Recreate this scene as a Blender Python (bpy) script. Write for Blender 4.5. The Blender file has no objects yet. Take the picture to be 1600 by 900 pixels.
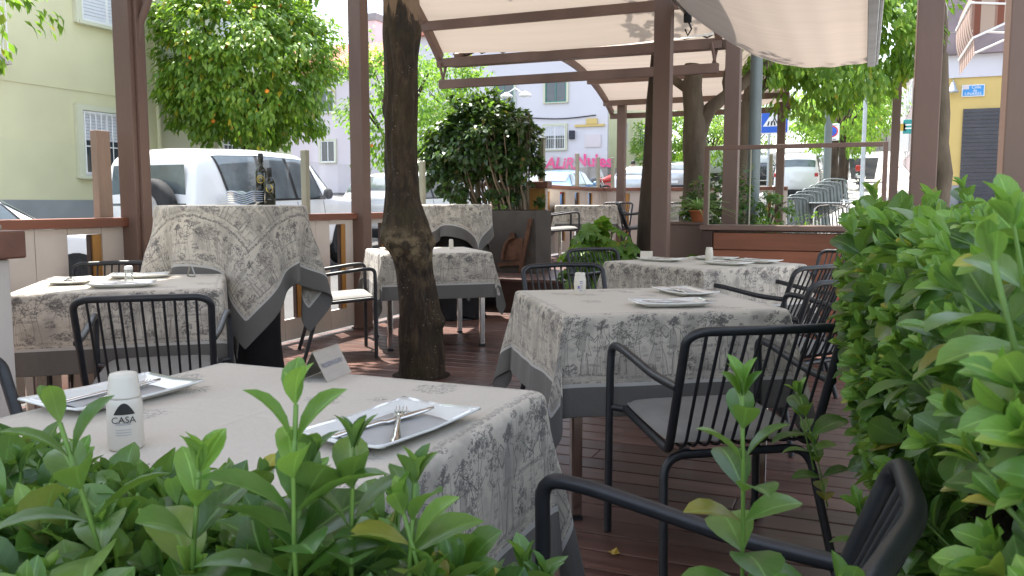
import bpy, bmesh, math, random
import numpy as np
from mathutils import Vector, Matrix
R = math.radians
random.seed(7); rng = np.random.default_rng(11)
C = bpy.context.scene.collection
# World axes: Y runs along the terrace (away, down the street), X across it; the camera stands at the terrace corner.

# ------------------------------------------------------------------ mesh helpers
class MB:
    def __init__(s): s.v = []; s.f = []; s.m = []; s.uv = []; s.sm = []
    def add(s, vs, fs, mi=0, smooth=False, uvs=None):
        n = len(s.v); s.v += [tuple(p) for p in vs]
        for k, f in enumerate(fs):
            s.f.append(tuple(i+n for i in f)); s.m.append(mi); s.sm.append(smooth)
            s.uv.append(uvs[k] if uvs else None)
        return s
    def box(s, x0, x1, y0, y1, z0, z1, mi=0, rot=0, c=None):
        vs = [(x, y, z) for z in (z0, z1) for y in (y0, y1) for x in (x0, x1)]
        if rot:
            cx, cy = c if c else ((x0+x1)/2, (y0+y1)/2); co, si = math.cos(rot), math.sin(rot)
            vs = [(cx+(x-cx)*co-(y-cy)*si, cy+(x-cx)*si+(y-cy)*co, z) for x, y, z in vs]
        return s.add(vs, [(0,2,3,1), (4,5,7,6), (0,1,5,4), (2,6,7,3), (0,4,6,2), (1,3,7,5)], mi)
    def beam(s, p, q, w, h, mi=0, up=(0,0,1)):
        p, q = Vector(p), Vector(q); d = (q-p).normalized(); u = Vector(up)
        a = d.cross(u).normalized()*w/2; b = a.cross(d).normalized()*h/2
        vs = [e+sa*a+sb*b for e in (p, q) for sb in (-1, 1) for sa in (-1, 1)]
        return s.add(vs, [(0,2,3,1), (4,5,7,6), (0,1,5,4), (2,6,7,3), (0,4,6,2), (1,3,7,5)], mi)
    def tube(s, pts, r, seg=8, mi=0, cap=True):
        pts = [Vector(p) for p in pts]; n = len(pts)
        rr = r if isinstance(r, (list, tuple)) else [r]*n
        vs = []; prev = None
        for i in range(n):
            d = (pts[min(i+1, n-1)]-pts[max(i-1, 0)]).normalized()
            if prev is None:
                a = d.orthogonal().normalized()
            else:
                a = (prev-d*prev.dot(d)).normalized()
            prev = a; b = d.cross(a)
            for k in range(seg):
                t = 2*math.pi*k/seg; vs.append(pts[i]+(a*math.cos(t)+b*math.sin(t))*rr[i])
        fs = [(i*seg+k, i*seg+(k+1) % seg, (i+1)*seg+(k+1) % seg, (i+1)*seg+k) for i in range(n-1) for k in range(seg)]
        s.add(vs, fs, mi, True)
        if cap:
            s.add(vs[:seg], [tuple(range(seg))[::-1]], mi); s.add(vs[-seg:], [tuple(range(seg))], mi)
        return s
    def lathe(s, prof, c=(0, 0, 0), seg=20, mi=0):
        vs = []; fs = []
        for r_, z in prof:
            for k in range(seg):
                t = 2*math.pi*k/seg; vs.append((c[0]+r_*math.cos(t), c[1]+r_*math.sin(t), c[2]+z))
        for i in range(len(prof)-1):
            for k in range(seg):
                fs.append((i*seg+k, i*seg+(k+1) % seg, (i+1)*seg+(k+1) % seg, (i+1)*seg+k))
        fs.append(tuple(range(seg))[::-1]); fs.append(tuple((len(prof)-1)*seg+k for k in range(seg)))
        return s.add(vs, fs, mi, True)
    def cyl(s, p, q, r, seg=16, mi=0): return s.tube([p, q], r, seg, mi)
    def quad(s, a, b, c, d, mi=0): return s.add([a, b, c, d], [(0, 1, 2, 3)], mi)
    def grid(s, fn, nu, nv, mi=0, smooth=True, closeu=False):
        vs = [fn(i/nu, j/nv) for j in range(nv+1) for i in range(nu+1)]
        fs = [(j*(nu+1)+i, j*(nu+1)+i+1, (j+1)*(nu+1)+i+1, (j+1)*(nu+1)+i) for j in range(nv) for i in range(nu)]
        return s.add(vs, fs, mi, smooth)

def obj(name, mb, mats, parent=None, bevel=0, loc=None):
    me = bpy.data.meshes.new(name); me.from_pydata(mb.v, [], mb.f)
    if not isinstance(mats, (list, tuple)): mats = [mats]
    for m in mats: me.materials.append(m)
    me.polygons.foreach_set('material_index', mb.m); me.polygons.foreach_set('use_smooth', mb.sm)
    if any(u is not None for u in mb.uv):
        l = me.uv_layers.new(name='UVMap'); k = 0; d = []
        for f, u in zip(mb.f, mb.uv):
            for i in range(len(f)): d += list(u[i]) if u else [0, 0]
        l.data.foreach_set('uv', d)
    me.update(); o = bpy.data.objects.new(name, me); C.objects.link(o)
    if parent: o.parent = parent
    if loc: o.location = loc
    if bevel:
        b = o.modifiers.new('b', 'BEVEL'); b.width = bevel; b.segments = 2; b.limit_method = 'ANGLE'; b.angle_limit = R(50)
    return o
def tag(o, label=None, cat=None, group=None, kind=None):
    if label: o['label'] = label
    if cat: o['category'] = cat
    if group: o['group'] = group
    if kind: o['kind'] = kind
    return o
def thing(name, label, cat, loc=(0, 0, 0), rz=0, group=None):
    o = bpy.data.objects.new(name, None); C.objects.link(o); o.empty_display_size = .1
    o.location = loc; o.rotation_euler = (0, 0, rz); return tag(o, label, cat, group)
def dup(root, loc, rz, label, group=None, skip=()):
    r = root.copy(); C.objects.link(r); r.location = loc; r.rotation_euler = (0, 0, rz); r['label'] = label
    if group: r['group'] = group
    for ch in list(root.children):
        if ch.name.split('.')[0] in skip: continue
        c = ch.copy(); C.objects.link(c); c.parent = r
        for g in ch.children:
            d = g.copy(); C.objects.link(d); d.parent = c
    return r
def struct(name, mb, m, bevel=0): return tag(obj(name, mb, m, None, bevel), kind='structure')
def text(name, s, size, loc, rot, m, parent=None, ext=.001, off=0, shear=0):
    cu = bpy.data.curves.new(name, 'FONT'); cu.body = s; cu.size = size; cu.extrude = ext; cu.offset = off; cu.shear = shear
    cu.align_x = 'CENTER'; cu.align_y = 'CENTER'; cu.materials.append(m); cu.resolution_u = 3
    tmp = bpy.data.objects.new('tmp', cu); C.objects.link(tmp); bpy.context.view_layer.update()
    me = bpy.data.meshes.new_from_object(tmp.evaluated_get(bpy.context.evaluated_depsgraph_get())); bpy.data.objects.remove(tmp)
    o = bpy.data.objects.new(name, me); C.objects.link(o); o.location = loc; o.rotation_euler = rot
    if parent: o.parent = parent
    return o
def rc(pts, r=.03, n=4):
    """polyline with rounded corners"""
    pts = [Vector(p) for p in pts]; out = [pts[0]]
    for i in range(1, len(pts)-1):
        a, b, c = pts[i-1], pts[i], pts[i+1]
        k = min(r, (a-b).length*.49, (c-b).length*.49)
        p = b+(a-b).normalized()*k; q = b+(c-b).normalized()*k
        for j in range(n+1):
            t = j/n; out.append(p*(1-t)**2+b*2*t*(1-t)+q*t*t)
    out.append(pts[-1]); return out

# ------------------------------------------------------------------ materials
def new_mat(name):
    m = bpy.data.materials.new(name); m.use_nodes = True; nt = m.node_tree
    return m, nt, nt.nodes['Principled BSDF']
def ramp(nt, inp, stops):
    r = nt.nodes.new('ShaderNodeValToRGB'); nt.links.new(inp, r.inputs[0])
    els = r.color_ramp.elements
    while len(els) < len(stops): els.new(.5)
    for e, (p, c) in zip(els, stops):
        e.position = p; e.color = (c[0], c[1], c[2], 1) if not isinstance(c, (int, float)) else (c, c, c, 1)
    return r.outputs[0]
def math_n(nt, op, a, b=None, c=None, clamp=False):
    n = nt.nodes.new('ShaderNodeMath'); n.operation = op; n.use_clamp = clamp
    for i, x in enumerate((a, b, c)):
        if x is None: continue
        if isinstance(x, (int, float)): n.inputs[i].default_value = x
        else: nt.links.new(x, n.inputs[i])
    return n.outputs[0]
def mixc(nt, fac, a, b, mode='MIX'):
    n = nt.nodes.new('ShaderNodeMix'); n.data_type = 'RGBA'; n.blend_type = mode
    for inp, x in ((n.inputs[0], fac), (n.inputs[6], a), (n.inputs[7], b)):
        if isinstance(x, (int, float)): inp.default_value = x
        elif isinstance(x, tuple): inp.default_value = (*x[:3], 1)
        else: nt.links.new(x, inp)
    return n.outputs[2]
def coord(nt, kind='Object', scale=(1, 1, 1)):
    t = nt.nodes.new('ShaderNodeTexCoord'); mp = nt.nodes.new('ShaderNodeMapping')
    nt.links.new(t.outputs[kind], mp.inputs[0]); mp.inputs['Scale'].default_value = scale; return mp.outputs[0]
def noise(nt, vec, scale, detail=3, rough=.55, dist=0):
    n = nt.nodes.new('ShaderNodeTexNoise'); n.inputs['Scale'].default_value = scale; n.inputs['Detail'].default_value = detail
    n.inputs['Roughness'].default_value = rough; n.inputs['Distortion'].default_value = dist
    if vec is not None: nt.links.new(vec, n.inputs['Vector'])
    return n.outputs[0]
def bump(nt, p, h, strength=.3, dist=.01):
    b = nt.nodes.new('ShaderNodeBump'); b.inputs['Strength'].default_value = strength; b.inputs['Distance'].default_value = dist
    nt.links.new(h, b.inputs['Height']); nt.links.new(b.outputs[0], p.inputs['Normal'])
def mat(name, col, rough=.6, var=.15, scale=6, metal=0, spec=.5, bmp=0, bscale=60, stretch=(1, 1, 1), island=0, coat=0, detail=4):
    """base colour with procedural variation, optional bump"""
    m, nt, p = new_mat(name); v = coord(nt, 'Object', stretch)
    n = noise(nt, v, scale, detail)
    lo = tuple(c*(1-var) for c in col); hi = tuple(min(1, c*(1+var)) for c in col)
    c = ramp(nt, n, [(.3, lo), (.7, hi)])
    if island:
        g = nt.nodes.new('ShaderNodeNewGeometry')
        k = math_n(nt, 'MULTIPLY_ADD', g.outputs['Random Per Island'], island, 1-island/2)
        hs = nt.nodes.new('ShaderNodeHueSaturation'); nt.links.new(c, hs.inputs['Color']); nt.links.new(k, hs.inputs['Value']); c = hs.outputs[0]
    nt.links.new(c, p.inputs['Base Color'])
    p.inputs['Roughness'].default_value = rough; p.inputs['Metallic'].default_value = metal
    p.inputs['Specular IOR Level'].default_value = spec; p.inputs['Coat Weight'].default_value = coat
    if bmp: bump(nt, p, noise(nt, v, bscale, 3), bmp, .01)
    return m
def leaf_mat(name, dark, light, rough=.35, trans=.35, spec=.5, vein=False, hue=.0):
    m, nt, p = new_mat(name)
    g = nt.nodes.new('ShaderNodeNewGeometry')
    c = ramp(nt, g.outputs['Random Per Island'], [(0, dark), (.5, tuple((a_+b_)/2 for a_, b_ in zip(dark, light))), (.86, light), (.965, (light[0]*1.35, light[1]*1.08, light[2]*.9)), (.985, (light[0]*1.9+.03, light[1]*.95, light[2]*.8))])
    if vein:
        t = nt.nodes.new('ShaderNodeUVMap'); sep = nt.nodes.new('ShaderNodeSeparateXYZ'); nt.links.new(t.outputs[0], sep.inputs[0])
        ax = math_n(nt, 'ABSOLUTE', sep.outputs[0])
        mid = math_n(nt, 'LESS_THAN', ax, .05)
        # side veins: oblique lines
        w = math_n(nt, 'ADD', sep.outputs[1], math_n(nt, 'MULTIPLY', ax, -.35))
        fr = math_n(nt, 'FRACT', math_n(nt, 'MULTIPLY', w, 7)); sv = math_n(nt, 'LESS_THAN', fr, .10)
        f = math_n(nt, 'MAXIMUM', math_n(nt, 'MULTIPLY', mid, .55), math_n(nt, 'MULTIPLY', sv, .15))
        c = mixc(nt, f, c, tuple(min(1, x*1.8+.04) for x in light))
        n = noise(nt, coord(nt), 60, 2); c = mixc(nt, .25, c, n, 'OVERLAY')
        # backs of leaves are paler
        c = mixc(nt, math_n(nt, 'MULTIPLY', g.outputs['Backfacing'], .35), c, (.22, .33, .12))
    nt.links.new(c, p.inputs['Base Color']); p.inputs['Roughness'].default_value = rough; p.inputs['Specular IOR Level'].default_value = spec
    tr = nt.nodes.new('ShaderNodeBsdfTranslucent'); mx = nt.nodes.new('ShaderNodeMixShader'); mx.inputs[0].default_value = trans
    tc = mixc(nt, .6, c, (.30, .55, .04), 'MIX'); nt.links.new(tc, tr.inputs[0])
    nt.links.new(p.outputs[0], mx.inputs[1]); nt.links.new(tr.outputs[0], mx.inputs[2])
    nt.links.new(mx.outputs[0], nt.nodes['Material Output'].inputs[0]); return m
def glass_mat(name, tint=(.9, .95, .95), refl=.9, ior=1.45, op=.0, opcol=(.5, .5, .5)):
    m, nt, p = new_mat(name); nt.nodes.remove(p)
    t = nt.nodes.new('ShaderNodeBsdfTransparent'); t.inputs[0].default_value = (*tint, 1)
    g = nt.nodes.new('ShaderNodeBsdfGlossy'); g.inputs['Roughness'].default_value = .03
    fr = nt.nodes.new('ShaderNodeFresnel'); fr.inputs[0].default_value = ior
    mx = nt.nodes.new('ShaderNodeMixShader'); nt.links.new(math_n(nt, 'MULTIPLY', fr.outputs[0], refl), mx.inputs[0])
    nt.links.new(t.outputs[0], mx.inputs[1]); nt.links.new(g.outputs[0], mx.inputs[2]); out = mx.outputs[0]
    if op:
        d = nt.nodes.new('ShaderNodeBsdfDiffuse'); d.inputs[0].default_value = (*opcol, 1)
        m2 = nt.nodes.new('ShaderNodeMixShader'); 
        sm = math_n(nt, 'MULTIPLY', noise(nt, coord(nt), 5, 4), op*2); nt.links.new(sm, m2.inputs[0])
        nt.links.new(out, m2.inputs[1]); nt.links.new(d.outputs[0], m2.inputs[2]); out = m2.outputs[0]
    nt.links.new(out, nt.nodes['Material Output'].inputs[0]); return m
def toile_image():
    """draws one repeat of a pastoral toile: walking couples, trees, sheep, hedges and ruins, in ink strokes"""
    TW, TH, PX = 1040, 262, 1.8; Wp, Hp = int(TW*PX), int(TH*PX); A = np.zeros((Hp, Wp), np.float32); rd = random.Random(5)
    def seg(x0, y0, x1, y1, w, ink):
        x0 *= PX; x1 *= PX; y0 *= PX; y1 *= PX; w = w*PX/2
        ax, bx_ = int(min(x0, x1)-w-2), int(max(x0, x1)+w+3); ay, by = max(0, int(min(y0, y1)-w-2)), min(Hp, int(max(y0, y1)+w+3))
        if by <= ay: return
        X = np.arange(ax, bx_)[None]; Y = np.arange(ay, by)[:, None]; dx, dy = x1-x0, y1-y0; L2 = dx*dx+dy*dy+1e-6
        t = np.clip(((X-x0)*dx+(Y-y0)*dy)/L2, 0, 1); d = np.hypot(X-x0-t*dx, Y-y0-t*dy); v = np.clip(w+.5-d, 0, 1)*ink
        ix = np.arange(ax, bx_) % Wp; A[ay:by, ix] = np.maximum(A[ay:by, ix], v)
    def line(ps, w=1.1, ink=1.0):
        for p, q in zip(ps, ps[1:]): seg(p[0], p[1], q[0], q[1], w, ink)
    def arc(cx, cy, rx, ry, a0, a1, n=8, w=1.0, ink=1.0): line([(cx+rx*math.cos(a0+(a1-a0)*k/n), cy+ry*math.sin(a0+(a1-a0)*k/n)) for k in range(n+1)], w, ink)
    def wob(p, q, n=6, a=1.5): return [(p[0]+(q[0]-p[0])*k/n+rd.uniform(-a, a), p[1]+(q[1]-p[1])*k/n+rd.uniform(-a, a)) for k in range(n+1)]
    def hatch(cx, cy, rx, ry, n, ang, ink=.7, w=.8):
        for k in range(n):
            u = -1+2*(k+.5)/n; l = math.sqrt(1-u*u); ca, sa = math.cos(ang), math.sin(ang); c0 = (cx-sa*u*rx, cy+ca*u*ry)
            line([(c0[0]-ca*l*rx*.9, c0[1]-sa*l*ry*.9), (c0[0]+ca*l*rx*.9, c0[1]+sa*l*ry*.9)], w, ink)
    def foliage(cx, cy, rx, ry, n, r=4.2, dark=.35):
        for k in range(n):
            a = rd.uniform(0, 6.28); q = math.sqrt(rd.random()); x, y = cx+rx*q*math.cos(a), cy+ry*q*math.sin(a); rr = r*rd.uniform(.6, 1.2); s0 = rd.uniform(2.2, 4.4)
            arc(x, y, rr, rr*.8, s0, s0+3.9, 7, 1.1)
            if rd.random() < dark+.3*(y < cy): hatch(x, y-rr*.5, rr, rr*.7, 4, rd.uniform(-.5, .5), .85)
    def tree_(x, y, h):
        k = rd.uniform(-.12, .12)*h; top = (x+k, y+h*.55)
        for o in (-1, 1): line([(x+o*h*.05+(top[0]-x)*t+math.sin(t*5+o)*2, y+h*.55*t) for t in [i/8 for i in range(9)]], 1.5)
        for i in range(14): t = i/14; line([(x+k*t-h*.04, y+h*.55*t), (x+k*t+h*.015, y+h*.55*t+3)], 1.0, .85)
        for (dx, dy) in ((-.28, .72), (.26, .70), (0, .86), (-.12, .6), (.15, .95)):
            line(wob(top, (x+dx*h, y+dy*h), 4), 1.8); foliage(x+dx*h, y+dy*h, h*.17, h*.12, int(h*.22))
    def head(x, y, r, hat=False):
        arc(x, y, r*.8, r, 0, 6.4, 14, 1.1); hatch(x-r*.25, y+r*.45, r*.75, r*.6, 6, .5, 1, 1.1)
        line([(x+r*.3, y+r*.1), (x+r*.45, y)], .9); line([(x+r*.1, y-r*.45), (x+r*.45, y-r*.42)], .8)
        if hat: arc(x, y+r*.9, r*1.7, r*.35, 0, 6.3, 14, 1.4); hatch(x, y+r*1.3, r*.9, r*.6, 6, 0, 1, 1.3)
    def woman(x, y, h, f=1):
        head(x, y+h*.92, h*.055, rd.random() < .5)
        line([(x-h*.03, y+h*.86), (x-h*.09, y+h*.78), (x-h*.05, y+h*.6), (x-h*.16, y+h*.3), (x-h*.21, y)], 1.5); line([(x+h*.03, y+h*.86), (x+h*.08, y+h*.77), (x+h*.05, y+h*.6), (x+h*.15, y+h*.33), (x+h*.2, y)], 1.5)
        for k in range(9): u = -1+2*k/8; line([(x+u*h*.045, y+h*.6), (x+u*h*.13+rd.uniform(-2, 2), y+h*.3), (x+u*h*.19, y+2)], 1.0, .6+.4*(k % 3 == 0))
        hatch(x-h*.07*f, y+h*.35, h*.05, h*.24, 16, .1, .75); hatch(x, y+h*.7, h*.06, h*.09, 8, .2, .8); arc(x, y+2, h*.2, 4, 3.14, 6.28, 8, 1.3)
        line([(x+f*h*.07, y+h*.78), (x+f*h*.16, y+h*.66), (x+f*h*.25, y+h*.72)], 2.0); line([(x-f*h*.07, y+h*.78), (x-f*h*.14, y+h*.64), (x-f*h*.05, y+h*.56)], 2.0)
        foliage(x-f*h*.03, y+h*.55, 5, 4, 4, 3)
    def man(x, y, h, f=1):
        head(x, y+h*.93, h*.052, True)
        line([(x-h*.09, y+h*.83), (x-h*.12, y+h*.55), (x-h*.14, y+h*.36), (x-h*.02, y+h*.42)], 1.6); line([(x+h*.09, y+h*.83), (x+h*.09, y+h*.55), (x+h*.14, y+h*.38), (x+h*.03, y+h*.44)], 1.6); line([(x-h*.09, y+h*.83), (x, y+h*.87), (x+h*.09, y+h*.83)], 1.5)
        hatch(x-h*.04, y+h*.63, h*.075, h*.21, 26, .15, .95, 1.2); hatch(x+h*.06, y+h*.5, h*.03, h*.13, 10, -.2, .8)
        for o in (-1, 1): line([(x+o*h*.04, y+h*.42), (x+o*h*.07, y+h*.22), (x+o*h*.08, y+3), (x+o*h*.08+f*8, y)], 2.6); line([(x+o*h*.015, y+h*.4), (x+o*h*.045, y+h*.2), (x+o*h*.06, y+3)], 1.1)
        line([(x+f*h*.09, y+h*.8), (x+f*h*.19, y+h*.68), (x+f*h*.27, y+h*.78)], 2.3); line([(x-f*h*.09, y+h*.8), (x-f*h*.17, y+h*.62), (x-f*h*.1, y+h*.5)], 2.3)
        if rd.random() < .6: line([(x+f*h*.27, y+h*.95), (x+f*h*.25, y)], 1.2)
    def sheep(x, y, s=1., f=1):
        foliage(x, y+13*s, 13*s, 7*s, int(22*s), 3, .2); 
        for d in (-9, -6, 6, 9): line([(x+d*s, y+8*s), (x+d*s, y)], 1.3)
        arc(x+f*16*s, y+17*s, 4*s, 3*s, 0, 6.3, 8, 1.5); line([(x+f*13*s, y+20*s), (x+f*12*s, y+17*s)], 1.6)
    def ground(x0, x1, y):
        for k in range(int((x1-x0)/3.2)): x = x0+k*3.2+rd.uniform(-2, 2); yy = y+rd.uniform(-7, 3); line([(x, yy), (x+rd.uniform(5, 13), yy+rd.uniform(-1, 1))], 1.0, .8)
        for k in range(int((x1-x0)/9)): x = rd.uniform(x0, x1); 
        for k in range(int((x1-x0)/7)):
            x = rd.uniform(x0, x1)
            for j in range(3): line([(x, y-4), (x+(j-1)*2.2, y+rd.uniform(2, 6))], .9, .8)
    for k in range(260): x = rd.uniform(0, TW); y = rd.uniform(24, 190); hatch(x, y, rd.uniform(5, 12), rd.uniform(3, 8), 6, rd.uniform(-.4, .4), rd.uniform(.35, .8), .9)
    for x in range(0, TW, 13): foliage(x+rd.uniform(-4, 4), 9+rd.uniform(-4, 5), 10, 7, 9, 3.6, .5)       # leafy border above the hem
    line([(x, 22+3*math.sin(x*.03)) for x in range(0, TW+10, 8)], 1.0, .8)
    for (x0, x1, y) in ((0, 300, 34), (300, 560, 44), (520, 820, 32), (800, 1040, 46), (40, 200, 128), (420, 560, 140), (700, 900, 134)): ground(x0, x1, y)
    man(60, 34, 198, 1); woman(128, 32, 190, -1); tree_(205, 36, 222); sheep(268, 38, 1.8); woman(985, 36, 176, 1)
    tree_(335, 44, 205); man(405, 42, 178, 1); woman(470, 42, 172, -1); man(540, 44, 176, -1); foliage(505, 62, 26, 20, 60)
    tree_(600, 34, 225); woman(668, 34, 196, 1); man(736, 34, 192, -1); sheep(790, 36, 1.7, -1); foliage(792, 84, 20, 26, 55)
    tree_(850, 46, 200); man(915, 44, 178, 1); foliage(20, 56, 24, 22, 60); foliage(350, 66, 30, 20, 60); foliage(640, 60, 24, 18, 50)
    for (x, y, rx, ry) in ((300, 60, 26, 18), (560, 120, 22, 34), (170, 56, 22, 20), (860, 66, 28, 22), (950, 120, 18, 36), (250, 110, 20, 20)): foliage(x, y, rx, ry, 46)
    for (x, y, h) in ((120, 170, 60), (270, 140, 80), (465, 168, 60), (730, 176, 58), (905, 170, 66)): tree_(x, y, h)
    for (x, y) in ((70, 176), (510, 168), (680, 170), (890, 172)):      # ruins and cottages far off
        line([(x, y), (x, y+26), (x+14, y+38), (x+28, y+26), (x+28, y), (x, y)], 1.2); hatch(x+21, y+13, 7, 12, 7, 0, .8); line([(x-5, y+24), (x+14, y+40), (x+33, y+24)], 1.4)
    for k in range(15): x = 300+k*3.2; line(wob((x, 255), (x+rd.uniform(-6, 6), 150+rd.uniform(-20, 20)), 8, 1.2), 1.0, .7)
    for k in range(12): x = 770+k*3.4; line(wob((x, 258), (x+rd.uniform(-6, 6), 170+rd.uniform(-20, 20)), 8, 1.2), 1.0, .7)
    for k in range(40): x = rd.uniform(0, TW); y = rd.uniform(60, 150); line(wob((x, y), (x+rd.uniform(20, 50), y+rd.uniform(-4, 4)), 5, 1), .9, .5)
    for k in range(16): x = rd.uniform(0, TW); y = rd.uniform(190, 250); arc(x, y, 5, 3, .3, 2.8, 5, 1.1); arc(x+9, y, 5, 3, .3, 2.8, 5, 1.1)
    for k in range(14): foliage(rd.uniform(0, TW), rd.uniform(215, 258), 14, 7, 14, 3.6)
    im = bpy.data.images.new('toile_drawing', Wp, Hp, float_buffer=False); im.colorspace_settings.name = 'Non-Color'
    out = np.ones((Hp, Wp, 4), np.float32); out[..., :3] = A[..., None]; im.pixels.foreach_set(out.ravel()); im.update(); im.pack(); return im
def toile_mat(seed=0.):
    m, nt, p = new_mat('toile_print_cloth')
    uv = nt.nodes.new('ShaderNodeUVMap'); uv.uv_map = 'UVMap'; ed = nt.nodes.new('ShaderNodeUVMap'); ed.uv_map = 'edge'
    se = nt.nodes.new('ShaderNodeSeparateXYZ'); nt.links.new(ed.outputs[0], se.inputs[0]); hem, bey = se.outputs[0], se.outputs[1]
    info = nt.nodes.new('ShaderNodeObjectInfo'); cb = nt.nodes.new('ShaderNodeCombineXYZ')
    nt.links.new(math_n(nt, 'MULTIPLY', info.outputs['Random'], 7.3), cb.inputs[2])
    va = nt.nodes.new('ShaderNodeVectorMath'); nt.links.new(uv.outputs[0], va.inputs[0]); nt.links.new(cb.outputs[0], va.inputs[1]); v = va.outputs[0]
    def contour(scale, freq, width, detail, dist, vv=v):
        n = noise(nt, vv, scale, detail, .5, dist)
        fr = math_n(nt, 'FRACT', math_n(nt, 'MULTIPLY', n, freq))
        d = math_n(nt, 'ABSOLUTE', math_n(nt, 'SUBTRACT', fr, .5))
        mr = nt.nodes.new('ShaderNodeMapRange'); mr.inputs[1].default_value = width; mr.inputs[2].default_value = width*.35
        nt.links.new(d, mr.inputs[0]); return mr.outputs[0]
    l2 = contour(34, 7, .20, 2, .9)
    pu = nt.nodes.new('ShaderNodeUVMap'); pu.uv_map = 'print'; ca = nt.nodes.new('ShaderNodeVectorMath'); cx_ = nt.nodes.new('ShaderNodeCombineXYZ')
    nt.links.new(info.outputs['Random'], cx_.inputs[0]); nt.links.new(pu.outputs[0], ca.inputs[0]); nt.links.new(cx_.outputs[0], ca.inputs[1])
    im = nt.nodes.new('ShaderNodeTexImage'); im.image = toile_image(); im.interpolation = 'Linear'; nt.links.new(ca.outputs[0], im.inputs[0])
    ink = math_n(nt, 'MULTIPLY', im.outputs[0], .95)
    wash = ramp(nt, noise(nt, v, 9, 3, .5), [(.48, 0), (.62, 1)]); ink = math_n(nt, 'MAXIMUM', ink, math_n(nt, 'MULTIPLY', wash, .36))
    # on the table top only a few sprigs
    side = nt.nodes.new('ShaderNodeMapRange'); side.inputs[1].default_value = -.035; side.inputs[2].default_value = .015
    nt.links.new(bey, side.inputs[0])
    vo = nt.nodes.new('ShaderNodeTexVoronoi'); vo.inputs['Scale'].default_value = 6.0; nt.links.new(v, vo.inputs['Vector'])
    spr = ramp(nt, math_n(nt, 'ADD', vo.outputs['Distance'], math_n(nt, 'MULTIPLY', noise(nt, v, 26, 2), .30)), [(.40, 1), (.45, 0)])
    topink = math_n(nt, 'MULTIPLY', math_n(nt, 'MULTIPLY', spr, contour(60, 6, .24, 2, .8)), .75)
    tot = nt.nodes.new('ShaderNodeMix'); tot.data_type = 'FLOAT'
    nt.links.new(side.outputs[0], tot.inputs[0]); nt.links.new(topink, tot.inputs[2]); nt.links.new(ink, tot.inputs[3])
    weave = noise(nt, v, 220, 1); base = mixc(nt, .12, (.61, .555, .47), weave, 'OVERLAY')
    c = mixc(nt, math_n(nt, 'MULTIPLY', tot.outputs[0], .92), base, (.065, .06, .065))
    band = math_n(nt, 'LESS_THAN', hem, .105)
    line = math_n(nt, 'MULTIPLY', math_n(nt, 'LESS_THAN', hem, .118), math_n(nt, 'GREATER_THAN', hem, .105))
    c = mixc(nt, band, c, mixc(nt, .15, (.150, .142, .132), weave, 'OVERLAY'))
    c = mixc(nt, line, c, (.55, .53, .50))
    nt.links.new(c, p.inputs['Base Color']); p.inputs['Roughness'].default_value = .75; p.inputs['Specular IOR Level'].default_value = .25
    p.inputs['Sheen Weight'].default_value = .15
    sx_ = nt.nodes.new('ShaderNodeSeparateXYZ'); nt.links.new(uv.outputs[0], sx_.inputs[0])
    cr = [ramp(nt, math_n(nt, 'ABSOLUTE', math_n(nt, 'SUBTRACT', math_n(nt, 'ABSOLUTE', sx_.outputs[q]), o_)), [(0, 1), (.012, 0)]) for q, o_ in ((0, 0), (1, 0), (0, .39))]   # ironed fold creases
    hh = math_n(nt, 'MULTIPLY_ADD', math_n(nt, 'ADD', math_n(nt, 'ADD', cr[0], cr[1]), cr[2]), .10, noise(nt, v, 3.5, 4, .55, .7))
    bump(nt, p, hh, .5, .025)
    tr = nt.nodes.new('ShaderNodeBsdfTranslucent'); nt.links.new(c, tr.inputs[0]); mx = nt.nodes.new('ShaderNodeMixShader'); mx.inputs[0].default_value = .12
    nt.links.new(p.outputs[0], mx.inputs[1]); nt.links.new(tr.outputs[0], mx.inputs[2]); nt.links.new(mx.outputs[0], nt.nodes['Material Output'].inputs[0])
    return m
M = {}
M['toile'] = toile_mat()
M['black_metal'] = mat('black_powder_coated_steel', (.018, .020, .024), .42, .2, 30, 0, .5, .05, 300)
M['cushion'] = mat('grey_seat_cushion', (.20, .198, .19), .85, .1, 8, 0, .2, .25, 260)
M['brown_steel'] = mat('brown_painted_steel', (.150, .094, .075), .5, .22, 2.5, 0, .4, .10, 60, (1, 1, .25), detail=9)
M['rail_wood'] = mat('red_brown_varnished_rail', (.20, .075, .045), .45, .3, 4, 0, .5, .1, 80, (1, .15, 1))
M['rail_wood_x'] = mat('red_brown_varnished_cap', (.17, .072, .045), .45, .3, 4, 0, .5, .1, 80, (.15, 1, 1))
M['beige'] = mat('beige_painted_board', (.60, .535, .48), .6, .08, 3, 0, .4, .05, 80)
M['amber'] = mat('amber_wood_strip', (.42, .21, .055), .5, .25, 12, 0, .4, .1, 60, (1, 1, .1))
M['pale_post'] = mat('pale_aluminium_post', (.34, .33, .25), .45, .06, 5, .2, .5)
M['tan_post'] = mat('tan_timber_post', (.27, .19, .145), .6, .2, 6, 0, .4, .1, 80, (1, 1, .1))
M['planks'] = mat('reddish_hardwood_planks', (.23, .080, .040), .5, .4, 5, 0, .4, .15, 60, (.12, 1, 1), .35)
M['dark_wood'] = mat('dark_stained_wood', (.045, .022, .016), .5, .3, 5, 0, .4, .1, 60)
M['chrome'] = mat('chromed_steel', (.62, .60, .58), .16, .05, 5, 1, .5)
M['steel'] = mat('brushed_steel', (.40, .39, .37), .3, .06, 30, 1, .5, .05, 400, (1, 12, 1))
M['cutlery'] = mat('polished_cutlery_steel', (.70, .68, .65), .14, .05, 5, 1, .5)
M['porcelain'] = mat('white_porcelain', (.74, .75, .72), .12, .02, 3, 0, .6, 0, 60, (1, 1, 1), 0, .4)
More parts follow.
